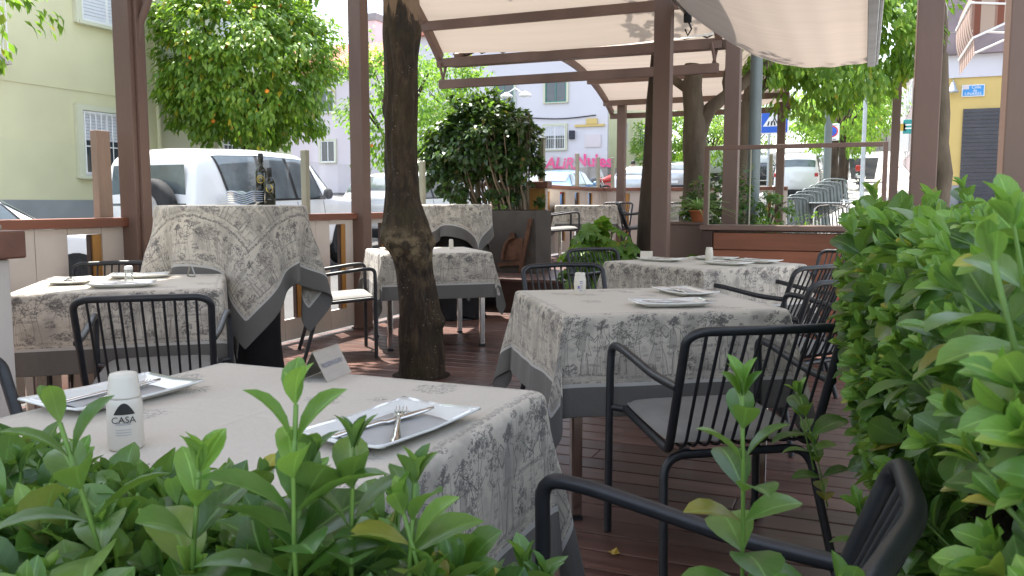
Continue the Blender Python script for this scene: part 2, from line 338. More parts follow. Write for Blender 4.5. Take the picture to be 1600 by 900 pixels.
M['plastic'] = mat('white_plastic', (.62, .58, .50), .35, .03, 8, 0, .5)
M['clear'] = glass_mat('clear_shaker_glass', (.86, .9, .9), 1.5, 1.6, .25, (.8, .8, .8))
M['napkin'] = mat('pale_paper_napkin', (.40, .395, .38), .8, .05, 20, 0, .2)
M['black_cloth'] = mat('black_stretch_cover', (.012, .011, .012), .8, .2, 6, 0, .2, .1, 120)
M['bottle'] = mat('black_bottle_glass', (.010, .014, .006), .08, .3, 4, 0, .6, coat=.4)
M['gold'] = mat('gold_label_print', (.50, .35, .06), .4, .2, 20, .3)
M['blue_print'] = mat('blue_label_print', (.16, .15, .42), .5, .1, 40)
M['grey_print'] = mat('grey_label_print', (.30, .30, .34), .5, .2, 40)
M['black_print'] = mat('black_label_print', (.02, .02, .02), .5, .2, 40)
M['blue_plate'] = mat('blue_grey_porcelain', (.40, .48, .60), .15, .06, 6, 0, .6, coat=.3)
M['bark'] = mat('brown_bark', (.052, .036, .024), .9, .6, 5, 0, .3, 1.0, 26, (1, 1, .35), detail=8)
M['bark_pale'] = mat('grey_brown_bark', (.11, .085, .06), .9, .4, 5, 0, .3, 1.0, 26, (1, 1, .35), detail=8)
M['stem'] = mat('green_stem', (.12, .22, .04), .5, .2, 20, 0, .4)
M['twig'] = mat('brown_twig', (.10, .075, .045), .8, .3, 20, 0, .3)
M['cane'] = mat('pale_cane_stems', (.20, .15, .095), .7, .45, 14, 0, .3, .2, 40, (1, 1, .2), .3)
M['hedge'] = leaf_mat('glossy_hedge_leaf', (.026, .080, .014), (.085, .180, .032), .33, .26, .5, True)
M['hedge_young'] = leaf_mat('young_hedge_leaf', (.09, .21, .03), (.21, .37, .07), .38, .38, .45, True)
M['orange_leaf'] = leaf_mat('orange_tree_leaf', (.075, .165, .020), (.24, .36, .040), .40, .38)
M['bright_leaf'] = leaf_mat('bright_street_tree_leaf', (.07, .16, .02), (.20, .32, .045), .5, .45)
M['fresh_leaf'] = leaf_mat('fresh_tree_leaf', (.07, .16, .02), (.17, .30, .05), .45, .5)
M['dark_leaf'] = leaf_mat('dark_ficus_leaf', (.014, .038, .012), (.060, .105, .036), .33, .22, .55)
M['mid_leaf'] = leaf_mat('mid_green_leaf', (.03, .09, .015), (.10, .20, .04), .4, .3)
M['spider'] = leaf_mat('striped_pale_leaf', (.16, .28, .08), (.38, .48, .24), .45, .3)
M['orange_fruit'] = mat('orange_peel', (.75, .24, .015), .45, .1, 10, 0, .5, .2, 200)
M['rust_planter'] = mat('dark_weathered_metal', (.085, .072, .062), .65, .35, 2.2, .1, .4, .15, 40, detail=7)
M['rust'] = mat('rusty_iron', (.15, .075, .045), .75, .4, 9, .2, .3, .4, 60)
M['terracotta'] = mat('terracotta', (.50, .17, .075), .75, .15, 6, 0, .3, .15, 60)
M['asphalt'] = mat('asphalt', (.085, .083, .082), .9, .2, 1.5, 0, .3, .4, 120)
M['paving'] = mat('pale_paving', (.36, .34, .32), .85, .15, 1.2, 0, .3, .2, 60)
M['kerb'] = mat('granite_kerb', (.38, .37, .35), .8, .12, 8, 0, .3, .1, 60)
M['soil'] = mat('dark_soil', (.03, .022, .016), .95, .4, 12, 0, .2, .6, 60)
M['line'] = mat('white_road_paint', (.75, .75, .73), .7, .1, 6)
M['green_wall'] = mat('pale_green_render', (.62, .60, .39), .9, .10, .55, 0, .2, .15, 50, detail=9)
M['cream_wall'] = mat('cream_green_render', (.58, .58, .44), .9, .06, .4, 0, .2, .1, 50, detail=9)
M['grey_dado'] = mat('grey_plinth_render', (.27, .28, .29), .9, .12, 1.5, 0, .2, .2, 50)
M['white_wall'] = mat('white_render', (.62, .60, .64), .9, .04, .5, 0, .2, .1, 40, detail=8)
M['stone_dado'] = mat('stone_plinth', (.36, .32, .30), .9, .2, 1.5, 0, .2, .2, 30)
M['pink_wall'] = mat('pinkish_white_render', (.62, .56, .58), .9, .05, .5, 0, .2)
M['yellow_wall'] = mat('yellow_render', (.62, .46, .18), .9, .06, .7, 0, .2, .1, 40)
M['brown_tile'] = mat('mauve_brown_tiles', (.24, .19, .20), .7, .25, 1.1, 0, .4, .1, 30)
M['grey_wall'] = mat('grey_white_render', (.50, .50, .53), .9, .08, .5, 0, .2)
M['tiles'] = mat('red_roof_tiles', (.48, .20, .15), .85, .25, 3, 0, .3, .2, 20)
M['shutter'] = mat('white_roller_shutter', (.62, .63, .68), .6, .04, 3, 0, .4)
M['dark_shutter'] = mat('dark_grey_roller_shutter', (.075, .075, .085), .5, .1, 3, .2, .4)
M['white_paint'] = mat('white_painted_metal', (.74, .74, .74), .4, .05, 4, 0, .5)
M['teal_paint'] = mat('green_painted_frame', (.05, .20, .17), .5, .1, 5)
M['window_dark'] = mat('window_glass_dark', (.05, .06, .075), .06, .2, 2, 0, .8)
M['glass'] = glass_mat('thin_clear_glass', (.99, .998, .995), .12, 1.3)
M['car_white'] = mat('white_car_paint', (.78, .78, .80), .25, .01, 1, 0, .5, coat=.8)
M['car_blue'] = mat('blue_car_paint', (.14, .27, .50), .25, .03, 1, .3, .5, coat=.8)
M['car_silver'] = mat('silver_car_paint', (.52, .52, .56), .28, .03, 1, .5, .5, coat=.8)
M['car_dark'] = mat('dark_car_paint', (.04, .045, .055), .25, .03, 1, .3, .5, coat=.8)
M['car_red'] = mat('red_paint', (.5, .03, .025), .25, .03, 1, 0, .5, coat=.8)
M['car_glass'] = glass_mat('car_window_glass', (.42, .47, .48), 1.3, 1.6, .12, (.55, .62, .63))
M['car_inside'] = mat('car_interior_fabric', (.07, .07, .075), .8, .2, 8)
M['tyre'] = mat('black_rubber', (.022, .022, .024), .8, .3, 20, 0, .3, .3, 60)
M['rim'] = mat('alloy_wheel', (.50, .50, .52), .3, .05, 8, .8)
M['tail'] = mat('red_tail_lamp', (.45, .02, .02), .15, .1, 10, 0, .6, coat=.5)
M['lens'] = mat('clear_lamp_lens', (.75, .78, .8), .1, .05, 10, .3, .6, coat=.5)
M['pole_grey'] = mat('grey_green_painted_pole', (.14, .165, .16), .5, .1, 3, .2, .4)
M['zinc'] = mat('galvanised_steel', (.42, .45, .47), .45, .12, 8, .6)
M['sign_blue'] = mat('traffic_sign_blue', (.015, .10, .52), .4, .04, 4)
M['sign_red'] = mat('traffic_sign_red', (.60, .03, .03), .4, .04, 4)
M['street_sign'] = mat('light_blue_enamel', (.05, .28, .62), .3, .04, 4)
M['graffiti'] = mat('pink_spray_paint', (.80, .10, .28), .8, .15, 5)
M['skin'] = mat('skin', (.42, .24, .17), .6, .06, 8)
M['hair'] = mat('dark_hair', (.015, .011, .01), .6, .2, 20)
M['mauve_cloth'] = mat('mauve_grey_clothing', (.30, .22, .25), .85, .1, 12)
M['dark_cloth'] = mat('dark_clothing', (.04, .04, .055), .85, .1, 12)
M['teal_sign'] = mat('teal_sign_panel', (.03, .26, .26), .4, .1, 3)
M['green_bin'] = mat('lime_green_panel', (.25, .55, .12), .5, .1, 3)
M['dull_alu'] = mat('dull_dark_aluminium', (.16, .18, .18), .45, .12, 8, .5)
M['cable'] = mat('black_cable', (.015, .013, .013), .6, .2, 20)
M['stone_wall'] = mat('beige_stone_wall', (.40, .36, .30), .9, .2, 2, 0, .2, .3, 8)

def deck_mat():
    m, nt, p = new_mat('oiled_hardwood_deck'); v = coord(nt, 'Object', (.6, 9, 9))
    g = nt.nodes.new('ShaderNodeNewGeometry'); rnd = g.outputs['Random Per Island']
    vv = nt.nodes.new('ShaderNodeVectorMath'); cb = nt.nodes.new('ShaderNodeCombineXYZ'); nt.links.new(math_n(nt, 'MULTIPLY', rnd, 31), cb.inputs[0])
    nt.links.new(v, vv.inputs[0]); nt.links.new(cb.outputs[0], vv.inputs[1]); v = vv.outputs[0]
    n = noise(nt, v, 3.5, 6, .6, .4)
    c = ramp(nt, n, [(.28, (.045, .020, .015)), (.5, (.088, .042, .032)), (.75, (.145, .080, .062))])
    hs = nt.nodes.new('ShaderNodeHueSaturation'); nt.links.new(c, hs.inputs['Color']); nt.links.new(math_n(nt, 'MULTIPLY_ADD', rnd, .7, .65), hs.inputs['Value'])
    dust = ramp(nt, noise(nt, coord(nt), .9, 5), [(.45, 0), (.75, 1)])
    c2 = mixc(nt, math_n(nt, 'MULTIPLY', dust, .4), hs.outputs[0], (.20, .14, .13))
    nt.links.new(c2, p.inputs['Base Color'])
    nt.links.new(ramp(nt, n, [(.2, .28), (.8, .48)]), p.inputs['Roughness']); bump(nt, p, n, .25, .004); return m
M['deck'] = deck_mat()
def awning_mat():
    m, nt, p = new_mat('cream_awning_canvas'); v = coord(nt)
    n = noise(nt, coord(nt, 'Object', (.4, 8, 1)), 1.2, 4)
    c = ramp(nt, n, [(.3, (.43, .375, .335)), (.7, (.52, .455, .405))])
    nt.links.new(c, p.inputs['Base Color']); p.inputs['Roughness'].default_value = .9; p.inputs['Specular IOR Level'].default_value = .1
    tr = nt.nodes.new('ShaderNodeBsdfTranslucent'); tr.inputs[0].default_value = (.50, .42, .36, 1)
    mx = nt.nodes.new('ShaderNodeMixShader'); mx.inputs[0].default_value = .18
    nt.links.new(p.outputs[0], mx.inputs[1]); nt.links.new(tr.outputs[0], mx.inputs[2]); nt.links.new(mx.outputs[0], nt.nodes['Material Output'].inputs[0]); return m
M['awning'] = awning_mat()
def stripe_mat():
    m, nt, p = new_mat('striped_awning_canvas'); t = coord(nt)
    s = nt.nodes.new('ShaderNodeSeparateXYZ'); nt.links.new(t, s.inputs[0])
    f = math_n(nt, 'FRACT', math_n(nt, 'MULTIPLY', math_n(nt, 'ADD', s.outputs[1], math_n(nt, 'MULTIPLY', s.outputs[0], .9)), 3.1)); a = math_n(nt, 'LESS_THAN', f, .28); b = math_n(nt, 'GREATER_THAN', f, .88)
    c = mixc(nt, math_n(nt, 'MAXIMUM', a, math_n(nt, 'MULTIPLY', b, .6)), (.42, .33, .27), (.20, .075, .05)); nt.links.new(c, p.inputs['Base Color'])
    p.inputs['Roughness'].default_value = .9
    tr = nt.nodes.new('ShaderNodeBsdfTranslucent'); nt.links.new(c, tr.inputs[0]); mx = nt.nodes.new('ShaderNodeMixShader'); mx.inputs[0].default_value = .3
    nt.links.new(p.outputs[0], mx.inputs[1]); nt.links.new(tr.outputs[0], mx.inputs[2]); nt.links.new(mx.outputs[0], nt.nodes['Material Output'].inputs[0]); return m
M['stripes'] = stripe_mat()
def speckled_bark():
    m, nt, p = new_mat('dark_speckled_bark'); v = coord(nt, 'Object', (1, 1, .4)); v2 = coord(nt)
    n0 = noise(nt, v, 14, 8, .65, .6); n1 = noise(nt, coord(nt, 'Object', (1, 1, .22)), 38, 7, .75, .8); n = math_n(nt, 'MULTIPLY_ADD', n0, .55, math_n(nt, 'MULTIPLY', n1, .45)); c = ramp(nt, n, [(.36, (.008, .005, .004)), (.5, (.046, .029, .017)), (.64, (.12, .080, .045))])
    big = ramp(nt, noise(nt, v2, 2.2, 3), [(.45, 0), (.62, 1)]); c = mixc(nt, math_n(nt, 'MULTIPLY', big, .5), c, (.050, .040, .015))
    vo = nt.nodes.new('ShaderNodeTexVoronoi'); vo.inputs['Scale'].default_value = 30; nt.links.new(coord(nt, 'Object', (1, 1, 1.3)), vo.inputs['Vector'])
    sp = math_n(nt, 'MULTIPLY', ramp(nt, vo.outputs['Distance'], [(.10, 1), (.15, 0)]), ramp(nt, noise(nt, v2, 6, 2), [(.46, 0), (.54, 1)]))
    s3 = nt.nodes.new('ShaderNodeSeparateXYZ'); nt.links.new(v2, s3.inputs[0]); kz = math_n(nt, 'ABSOLUTE', math_n(nt, 'SUBTRACT', s3.outputs[2], .84))
    kn = math_n(nt, 'MULTIPLY', ramp(nt, kz, [(.06, 1), (.15, 0)]), ramp(nt, noise(nt, v2, 16, 4, .6), [(.42, 0), (.60, 1)])); c = mixc(nt, math_n(nt, 'MULTIPLY', kn, .8), c, (.24, .18, .10))
    c = mixc(nt, math_n(nt, 'MULTIPLY', sp, .75), c, (.32, .28, .20))
    # bare paler wood near the top where bark has split away
    s = nt.nodes.new('ShaderNodeSeparateXYZ'); nt.links.new(v2, s.inputs[0])
    zz = math_n(nt, 'ADD', s.outputs[2], math_n(nt, 'MULTIPLY', noise(nt, coord(nt, 'Object', (9, 9, 1)), 1.4, 4), .9))
    bare = ramp(nt, math_n(nt, 'MULTIPLY', zz, .3), [(.825, 0), (.835, 1)]); c = mixc(nt, bare, c, (.26, .17, .10))
    nt.links.new(c, p.inputs['Base Color']); p.inputs['Roughness'].default_value = .9
    bump(nt, p, n, 1.0, .05); return m
M['trunk'] = speckled_bark()

# ------------------------------------------------------------------ leaves (vectorised)
def leaf_template(rich):
    if rich:   # obovate blade folded at the midrib with a drooping tip
        xs = [0, .10, .28, .50, .70, .87, 1.0]; ws = [.03, .16, .36, .47, .46, .31, .02]
        v = []; uv = []; f = []
        for x, w in zip(xs, ws):
            z = .10*math.sin(x*2.2)-.16*x*x
            for s in (-1, -.5, 0, .5, 1):
                v.append((s*w*.62, x, z+abs(s)*w*.22-(abs(s) == 1)*w*.03)); uv.append((s, x))
        for i in range(len(xs)-1):
            for k in range(4): f.append((i*5+k, i*5+k+1, (i+1)*5+k+1, (i+1)*5+k))
        return np.array(v), np.array(f), np.array(uv)
    v = [(0, 0, 0), (-.24, .45, .06), (0, .5, 0), (.24, .45, .06), (0, 1, -.14)]
    f = [(0, 2, 1, 1), (0, 3, 2, 2), (1, 2, 4, 4), (2, 3, 4, 4)]
    return np.array(v, float), np.array([(0, 2, 1), (0, 3, 2), (1, 2, 4), (2, 3, 4)]), None
def norm(a): return a/np.maximum(np.linalg.norm(a, axis=-1, keepdims=True), 1e-9)
def leaves(name, P, D, N, S, mats, mi=None, parent=None, rich=False, width=1.0, smooth=True):
    """P base points, D leaf axis, N upper-side normals, S lengths"""
    T, F, UV = leaf_template(rich); n = len(P); k = len(T)
    D = norm(D); N = norm(N-D*np.sum(N*D, 1, keepdims=True)); X = np.cross(D, N)
    S = np.asarray(S)[:, None, None]; W = S*(np.asarray(width).reshape(-1, 1, 1) if not np.isscalar(width) else width)
    V = P[:, None, :]+X[:, None, :]*T[None, :, :1]*W+D[:, None, :]*T[None, :, 1:2]*S+N[:, None, :]*T[None, :, 2:3]*S
    V = V.reshape(-1, 3); q = F.shape[1]; FF = (F[None]+(np.arange(n)*k)[:, None, None]).reshape(-1)
    me = bpy.data.meshes.new(name); me.vertices.add(len(V)); me.vertices.foreach_set('co', V.ravel())
    nf = n*len(F); me.loops.add(len(FF)); me.loops.foreach_set('vertex_index', FF); me.polygons.add(nf)
    me.polygons.foreach_set('loop_start', np.arange(nf)*q); me.polygons.foreach_set('loop_total', np.full(nf, q))
    for m in mats: me.materials.append(m)
    if mi is not None: me.polygons.foreach_set('material_index', np.repeat(mi, len(F)).astype(np.int32))
    me.polygons.foreach_set('use_smooth', np.full(nf, smooth))
    if UV is not None:
        l = me.uv_layers.new(name='UVMap'); l.data.foreach_set('uv', np.tile(UV[F.reshape(-1)], (n, 1)).ravel())
    me.update(calc_edges=True)
    o = bpy.data.objects.new(name, me); C.objects.link(o)
    if parent: o.parent = parent
    return o
def rand_dir(n):
    return norm(rng.normal(size=(n, 3)))
def crown_leaves(c, rad, n, size, clumps=60, droop=.4, flat_bottom=None, fill=.55, clump_r=.22, gap=0):
    """leaf bases gathered in clumps through the volume of an ellipsoid; returns P,D,N,S"""
    c = np.array(c, float); rad = np.array(rad, float)
    cd = rand_dir(clumps); rr = rng.uniform(fill, 1.0, (clumps, 1))**.6
    lump = 1+.16*np.sin(cd[:, :1]*5+cd[:, 2:]*7+c[0])*np.cos(cd[:, 1:2]*6+c[1])
    cc = cd*rr*lump
    if flat_bottom is not None: cc[:, 2] = np.maximum(cc[:, 2], flat_bottom+rng.normal(size=clumps)*.05)
    idx = rng.integers(0, clumps, n); cs = rng.uniform(.6, 1.35, clumps)*clump_r
    off = rand_dir(n)*(rng.uniform(.25, 1, (n, 1))**.5)*cs[idx][:, None]
    P = c+(cc[idx]+off*[1, 1, .75])*rad
    out = norm((P-c)/rad**1.2)
    D = norm(out*.8+rand_dir(n)*.7+np.array([0, 0, -droop]))
    N = norm(out*.5+np.array([0, 0, .8])+rand_dir(n)*.5)
    return P, D, N, size*rng.uniform(.65, 1.25, n)
def cat(*t): return tuple(np.concatenate([x[i] for x in t]) for i in range(4))
def wobble(pts, r, n=4, amp=.03):
    pts = [Vector(p) for p in pts]; out = []; rs = []
    for i in range(len(pts)-1):
        for j in range(n):
            t = j/n; out.append(pts[i].lerp(pts[i+1], t)+Vector((random.uniform(-amp, amp), random.uniform(-amp, amp), 0))*(.3 if i+j == 0 else 1))
            rs.append((r[i]*(1-t)+r[i+1]*t)*random.uniform(.93, 1.08))
    out.append(pts[-1]); rs.append(r[-1]); return out, rs
def tree(name, label, catg, base, crown_c, rad, n, size, leafm, trunk_r=.12, bark='bark', group=None, clumps=70, droop=.4, fb=None, fruit=0, fill=.5, extra=None, clump_r=.22, width=1.0, lean=.3):
    """base and crown in world metres"""
    t = thing(name, label, catg, base, 0, group); b = Vector(base); cc = Vector(crown_c)-b
    tb = MB(); fork = Vector((cc.x*lean, cc.y*lean, cc.z-rad[2]*.75))
    p, r_ = wobble([(0, 0, -.1), fork*.5+Vector((0, 0, 0)), fork], [trunk_r*1.25, trunk_r, trunk_r*.85]); tb.tube(p, r_, 10)
    obj('trunk', tb, M[bark], t)
    lb = MB()
    for k in range(7):
        a = k*2.4+crown_c[0]; e = cc+Vector((math.cos(a)*rad[0]*.6, math.sin(a)*rad[1]*.6, rad[2]*random.uniform(-.1, .5)))
        p, r_ = wobble([fork-Vector((0, 0, .05)), fork.lerp(e, .5)+Vector((0, 0, .1)), e], [trunk_r*.5, trunk_r*.3, trunk_r*.1], 3, .05); lb.tube(p, r_, 6)
    obj('limbs', lb, M[bark], t)
    L = crown_leaves(cc, rad, n, size, clumps, droop, fb, fill, clump_r)
    if extra: L = cat(L, *[crown_leaves(Vector(e[0])-b, e[1], e[2], size, e[3], droop, None, fill) for e in extra])
    leaves('crown', L[0], L[1], L[2], L[3], [leafm] if not isinstance(leafm, list) else leafm, None if not isinstance(leafm, list) else (rng.uniform(size=len(L[0])) < .3).astype(int), t, width=width)
    for k in range(fruit):
        d = rand_dir(1)[0]; d[2] = d[2]*.8-.1; q = Vector(cc)+Vector(d*np.array(rad))*random.uniform(.86, 1.0)
        if fruit and k > 99: break
        fm = MB(); fm.lathe([(.001, -.04), (.024, -.033), (.038, -.012), (.038, .012), (.024, .033), (.001, .04)], q, 8); obj('orange', fm, M['orange_fruit'], t)
    return t

# ------------------------------------------------------------------ ground profile
def gz(a):
    if a < 4: return -.26
    if a < 38: return -.08+.045*(a-8)
    return 1.27+.085*(a-38)
AS = [-30, 0, 4, 8, 12, 16, 20, 26, 32, 38, 44, 52, 60, 70, 80, 95, 110, 140, 600]
def strip(mb, x0, x1, a0, a1, dz, mi=0):
    st = [a0]+[a for a in AS if a0 < a < a1]+[a1]
    for p, q in zip(st, st[1:]): mb.quad((x0, p, gz(p)+dz), (x1, p, gz(p)+dz), (x1, q, gz(q)+dz), (x0, q, gz(q)+dz), mi)
def gz_far(a): return gz(min(a, 110))
_g = gz
def gz(a): return _g(min(a, 110))
g = MB(); strip(g, -400, 400, -30, 600, -.03); struct('ground', g, M['asphalt'])
def curb_strip(name, x0, x1, a0, a1, h=.12):
    b = MB(); st = [a0]+[a for a in AS if a0 < a < a1]+[a1]
    for p, q in zip(st, st[1:]):
        zp, zq = gz(p), gz(q)
        b.quad((x0, p, zp+h), (x1, p, zp+h), (x1, q, zq+h), (x0, q, zq+h), 0)
        for x, s in ((x0, -1), (x1, 1)):
            b.quad((x, p, zp-.05), (x, q, zq-.05), (x, q, zq+h+.004), (x, p, zp+h+.004), 1)
            b.quad((x-.0 if s > 0 else x, p, zp+h+.004), (x-s*.15, p, zp+h+.004), (x-s*.15, q, zq+h+.004), (x, q, zq+h+.004), 1)
    b.quad((x0, a0, gz(a0)-.05), (x1, a0, gz(a0)-.05), (x1, a0, gz(a0)+h), (x0, a0, gz(a0)+h), 1)
    struct(name, b, [M['paving'], M['kerb']])
curb_strip('pavement_left', -12.4, -10.6, -20, 19.5)
curb_strip('pavement_right', -.9, 2.35, 15.5, 98)
b = MB(); strip(b, .9, 30, -25, 15.3, .0); struct('path', b, M['paving'])
b = MB()
for k in range(14): a = 20+k*5.2; strip(b, -4.55, -4.43, a, a+2.2, -.024)
for k in range(7): strip(b, -9.9+k*.0, -9.88, 12+k*5, 12.1+k*5, -.024)
struct('road_markings', b, M['line'])

# deck boards run across the terrace
def deck(name, x0, x1, a0, a1, z):
    b = MB(); w = .138; k = 0; a = a0
    while a+w <= a1+.001:
        cuts = sorted([x0, x1]+[x0+(x1-x0)*random.uniform(.15, .85)])
        for p, q in zip(cuts, cuts[1:]):
            b.box(p+.0015, q-.0015, a+.0048, a+w-.0048, z-.03, z)
        a += w
    o = struct(name, b, M['deck']); m = o.modifiers.new('b', 'BEVEL'); m.width = .003; m.segments = 1; m.limit_method = 'ANGLE'
    return o
deck('deck', -4.32, 1.1, -.6, 9.42, 0)
b = MB(); b.box(-4.31, 1.09, -.6, 9.45, -.3, -.032); struct('deck_base', b, M['soil'])
deck('upper_deck', -4.32, -1.1, 8.06, 14.4, .35)
b = MB(); b.box(-4.31, -1.11, 9.47, 14.39, -.2, .318); b.box(-3.46, -1.3, 9.432, 8.068, 0.001, .317); struct('upper_deck_base', b, M['dark_wood'])
t = thing('deck_step', 'dark wooden step up to the far deck beside the weathered metal planter', 'step', (-2.6, 9.2, 0))
b = MB(); b.box(-.75, 1.0, -.1, .22, .12, .16); obj('tread', b, M['deck'], t, .004)
b = MB(); b.box(-.73, .98, -.08, .22, .002, .12); obj('riser', b, M['dark_wood'], t)

# ------------------------------------------------------------------ fences
def fence_run(t, p, q, z0, slots, glass_posts, htop=1.04, panes=True, facing=1, posth=.52):
    """panel fence from p to q (world xy); t is an Empty at p"""
    p, q = Vector((*p, 0)), Vector((*q, 0)); d = (q-p); L = d.length; d.normalize(); n = Vector((-d.y, d.x, 0)); ang = math.atan2(d.y, d.x)
    def bx(mb, s0, s1, h0, h1, th, off=0):
        c = d*((s0+s1)/2)+n*off; mb.box(c.x-(s1-s0)/2, c.x+(s1-s0)/2, c.y-th/2, c.y+th/2, h0, h1, 0, ang)
    rb = MB(); bx(rb, 0, L, htop-.055, htop, .13); obj('top_rail', rb, M['rail_wood'], t, .004)
    edges = [0]
    for s in slots: edges += [s, s+.235]
    edges.append(L)
    for i in range(0, len(edges)-1, 2):
        if edges[i+1]-edges[i] > .02:
            s0, s1 = edges[i]+.002, edges[i+1]-.002; m = MB(); nb = max(1, round((s1-s0)/.22))
            for k in range(nb): bx(m, s0+(s1-s0)*k/nb+.002, s0+(s1-s0)*(k+1)/nb-.002, .03, htop-.058, .028)
            obj('panel', m, M['beige'], t, .003)
    for s in slots:
        m = MB(); bx(m, s, s+.235, .03, .20, .028); obj('slot_board', m, M['beige'], t, .002); m = MB(); bx(m, s, s+.235, htop-.095, htop-.058, .028); obj('slot_board', m, M['beige'], t, .002)
        m = MB(); bx(m, s+.165, s+.225, .202, htop-.097, .04); obj('wood_strip', m, M['amber'], t, .002)
        m = MB(); bx(m, s+.148, s+.158, .202, htop-.097, .03); obj('slot_edge', m, M['dark_wood'], t)
    for s, wide, mm in glass_posts:
        m = MB(); bx(m, s-wide/2, s+wide/2, htop+.002, htop+posth, .05); bx(m, s-.003, s+.003, htop+.01, htop+posth-.01, .056); obj('post', m, M[mm], t, .004)
    gp = [g_[0] for g_ in glass_posts]
    if panes:
        for s0, s1 in zip(gp, gp[1:]):
            if s1-s0 > .2:
                m = MB(); bx(m, s0+.05, s1-.05, htop+.004, htop+posth-.09, .006); obj('pane', m, M['glass'], t)
t = thing('street_fence', 'long beige panel fence with red brown rail between the terrace and the parked cars', 'fence', (-4.25, 1.9, 0))
fence_run(t, (-4.25, 1.9), (-4.25, 9.38), 0, [s-1.9 for s in (2.22, 2.88, 3.54, 4.25, 4.9, 5.5, 6.14, 6.82, 7.5, 8.2)],
          [(.3, .05, 'pale_post'), (1.91, .10, 'tan_post'), (3.93, .055, 'pale_post'), (5.93, .055, 'pale_post'), (7.3, .055, 'pale_post')])
t = thing('street_fence', 'beige panel fence along the street side of the raised far deck', 'fence', (-4.25, 9.52, .35))
fence_run(t, (-4.25, 9.52), (-4.25, 14.24), 0, [.5, 1.2, 1.9, 2.6, 3.3, 4.0], [(.1, .055, 'pale_post'), (1.8, .055, 'pale_post'), (3.45, .055, 'pale_post'), (4.6, .055, 'pale_post')])
t = thing('end_fence', 'beige panel fence with brown rail across the far end of the raised deck', 'fence', (-4.32, 14.3, .35))
fence_run(t, (-4.32, 14.3), (-1.15, 14.3), 0, [.35, .9, 1.5, 2.1, 2.7], [(.28, .055, 'pale_post'), (1.6, .055, 'pale_post'), (2.3, .055, 'pale_post'), (2.9, .055, 'pale_post')])

t = thing('partition_wall', 'low beige partition wall with thick wooden cap at the left edge of the photo', 'partition', (-2.46, 1.80, 0))
b = MB(); b.box(-1.9, 0, -.04, .04, 0.01, .955); obj('wall_panel', b, M['beige'], t, .003)
b = MB(); b.box(-1.95, .035, -.075, .075, .958, 1.045); obj('cap', b, M['rail_wood_x'], t, .006)
b = MB(); b.box(-.13, -.09, -.03, .03, 1.06, 1.75); b.box(-.17, -.05, -.06, .06, 1.047, 1.062); obj('post', b, M['pale_post'], t, .004)
b = MB(); b.box(-.34, -.10, -.062, -.044, .02, .94); obj('dark_panel', b, M['dark_wood'], t, .003)
t = thing('partition_wall', 'low wall end with amber face and dark cap beside the weathered metal planter', 'partition', (-3.47, 9.45, .02))
b = MB(); b.box(-.70, 0, -.04, .04, 0, 1.28); obj('wall_panel', b, [M['beige'], M['amber']], t, .003)
b = MB(); b.box(-.20, -.004, -.052, -.0405, .31, 1.28); obj('amber_board', b, M['amber'], t, .002)
b = MB(); b.box(-.72, .04, -.09, .07, 1.283, 1.36); obj('cap', b, M['rail_wood_x'], t, .006)
b = MB(); b.box(-.09, -.03, -.03, .03, 1.362, 1.87); obj('post', b, M['pale_post'], t, .004)

# ------------------------------------------------------------------ pergola
def post(label, x, y, z0, z1, w=.13, extra=None, m='brown_steel'):
    t = thing('pergola_post', label, 'post', (x, y, z0), 0, None)
    b = MB(); b.box(-w/2, w/2, -w/2, w/2, 0, z1-z0); obj('column', b, M[m], t, .005)
    b = MB(); b.box(-w/2-.012, w/2+.012, -w/2-.012, w/2+.012, 0.002, .012); obj('base_plate', b, M[m], t, .002)
    return t
p1 = post('brown pergola post with curved pipe hook, left of the bar table with bottles', -4.185, 4.0, 0, 3.4)
b = MB(); b.tube(rc([(.15, .03, 3.4), (.15, .03, 2.36), (.07, .01, 2.20), (.07, 0, 2.08)], .10, 6), .024, 10); obj('curved_pipe', b, M['brown_steel'], p1)
b = MB(); b.box(.066, .09, -.03, .03, .01, 3.3); obj('side_channel', b, M['brown_steel'], p1, .003)
post('brown pergola post on the street fence just left of the knobbly trunk', -4.185, 6.56, 0, 3.6)
post('thick brown pergola post behind the middle table, near picture centre right', -1.50, 6.72, 0, 3.4)
post('brown pergola post behind the glass screen, left of the grey round pole', -1.13, 7.9, 0, 2.72)
post('wide brown pergola post rising out of the right hedge beside the yellow building', .255, 4.62, 0, 3.5, .115)
post('darkest pergola post at the right edge of the photo above the hedge', .53, 3.62, 0, 3.6, .15, None, 'tan_post' if False else 'brown_steel')
post('slim brown post at the near corner of the far deck fence', -3.70, 13.6, .35, 2.72)
post('slim brown post in front of the blue crossing sign', -1.24, 13.9, .35, 2.68, .12)
post('thin brown post on the pavement left of the wide post in the hedge', .38, 14.0, 0.1, 3.6, .12)

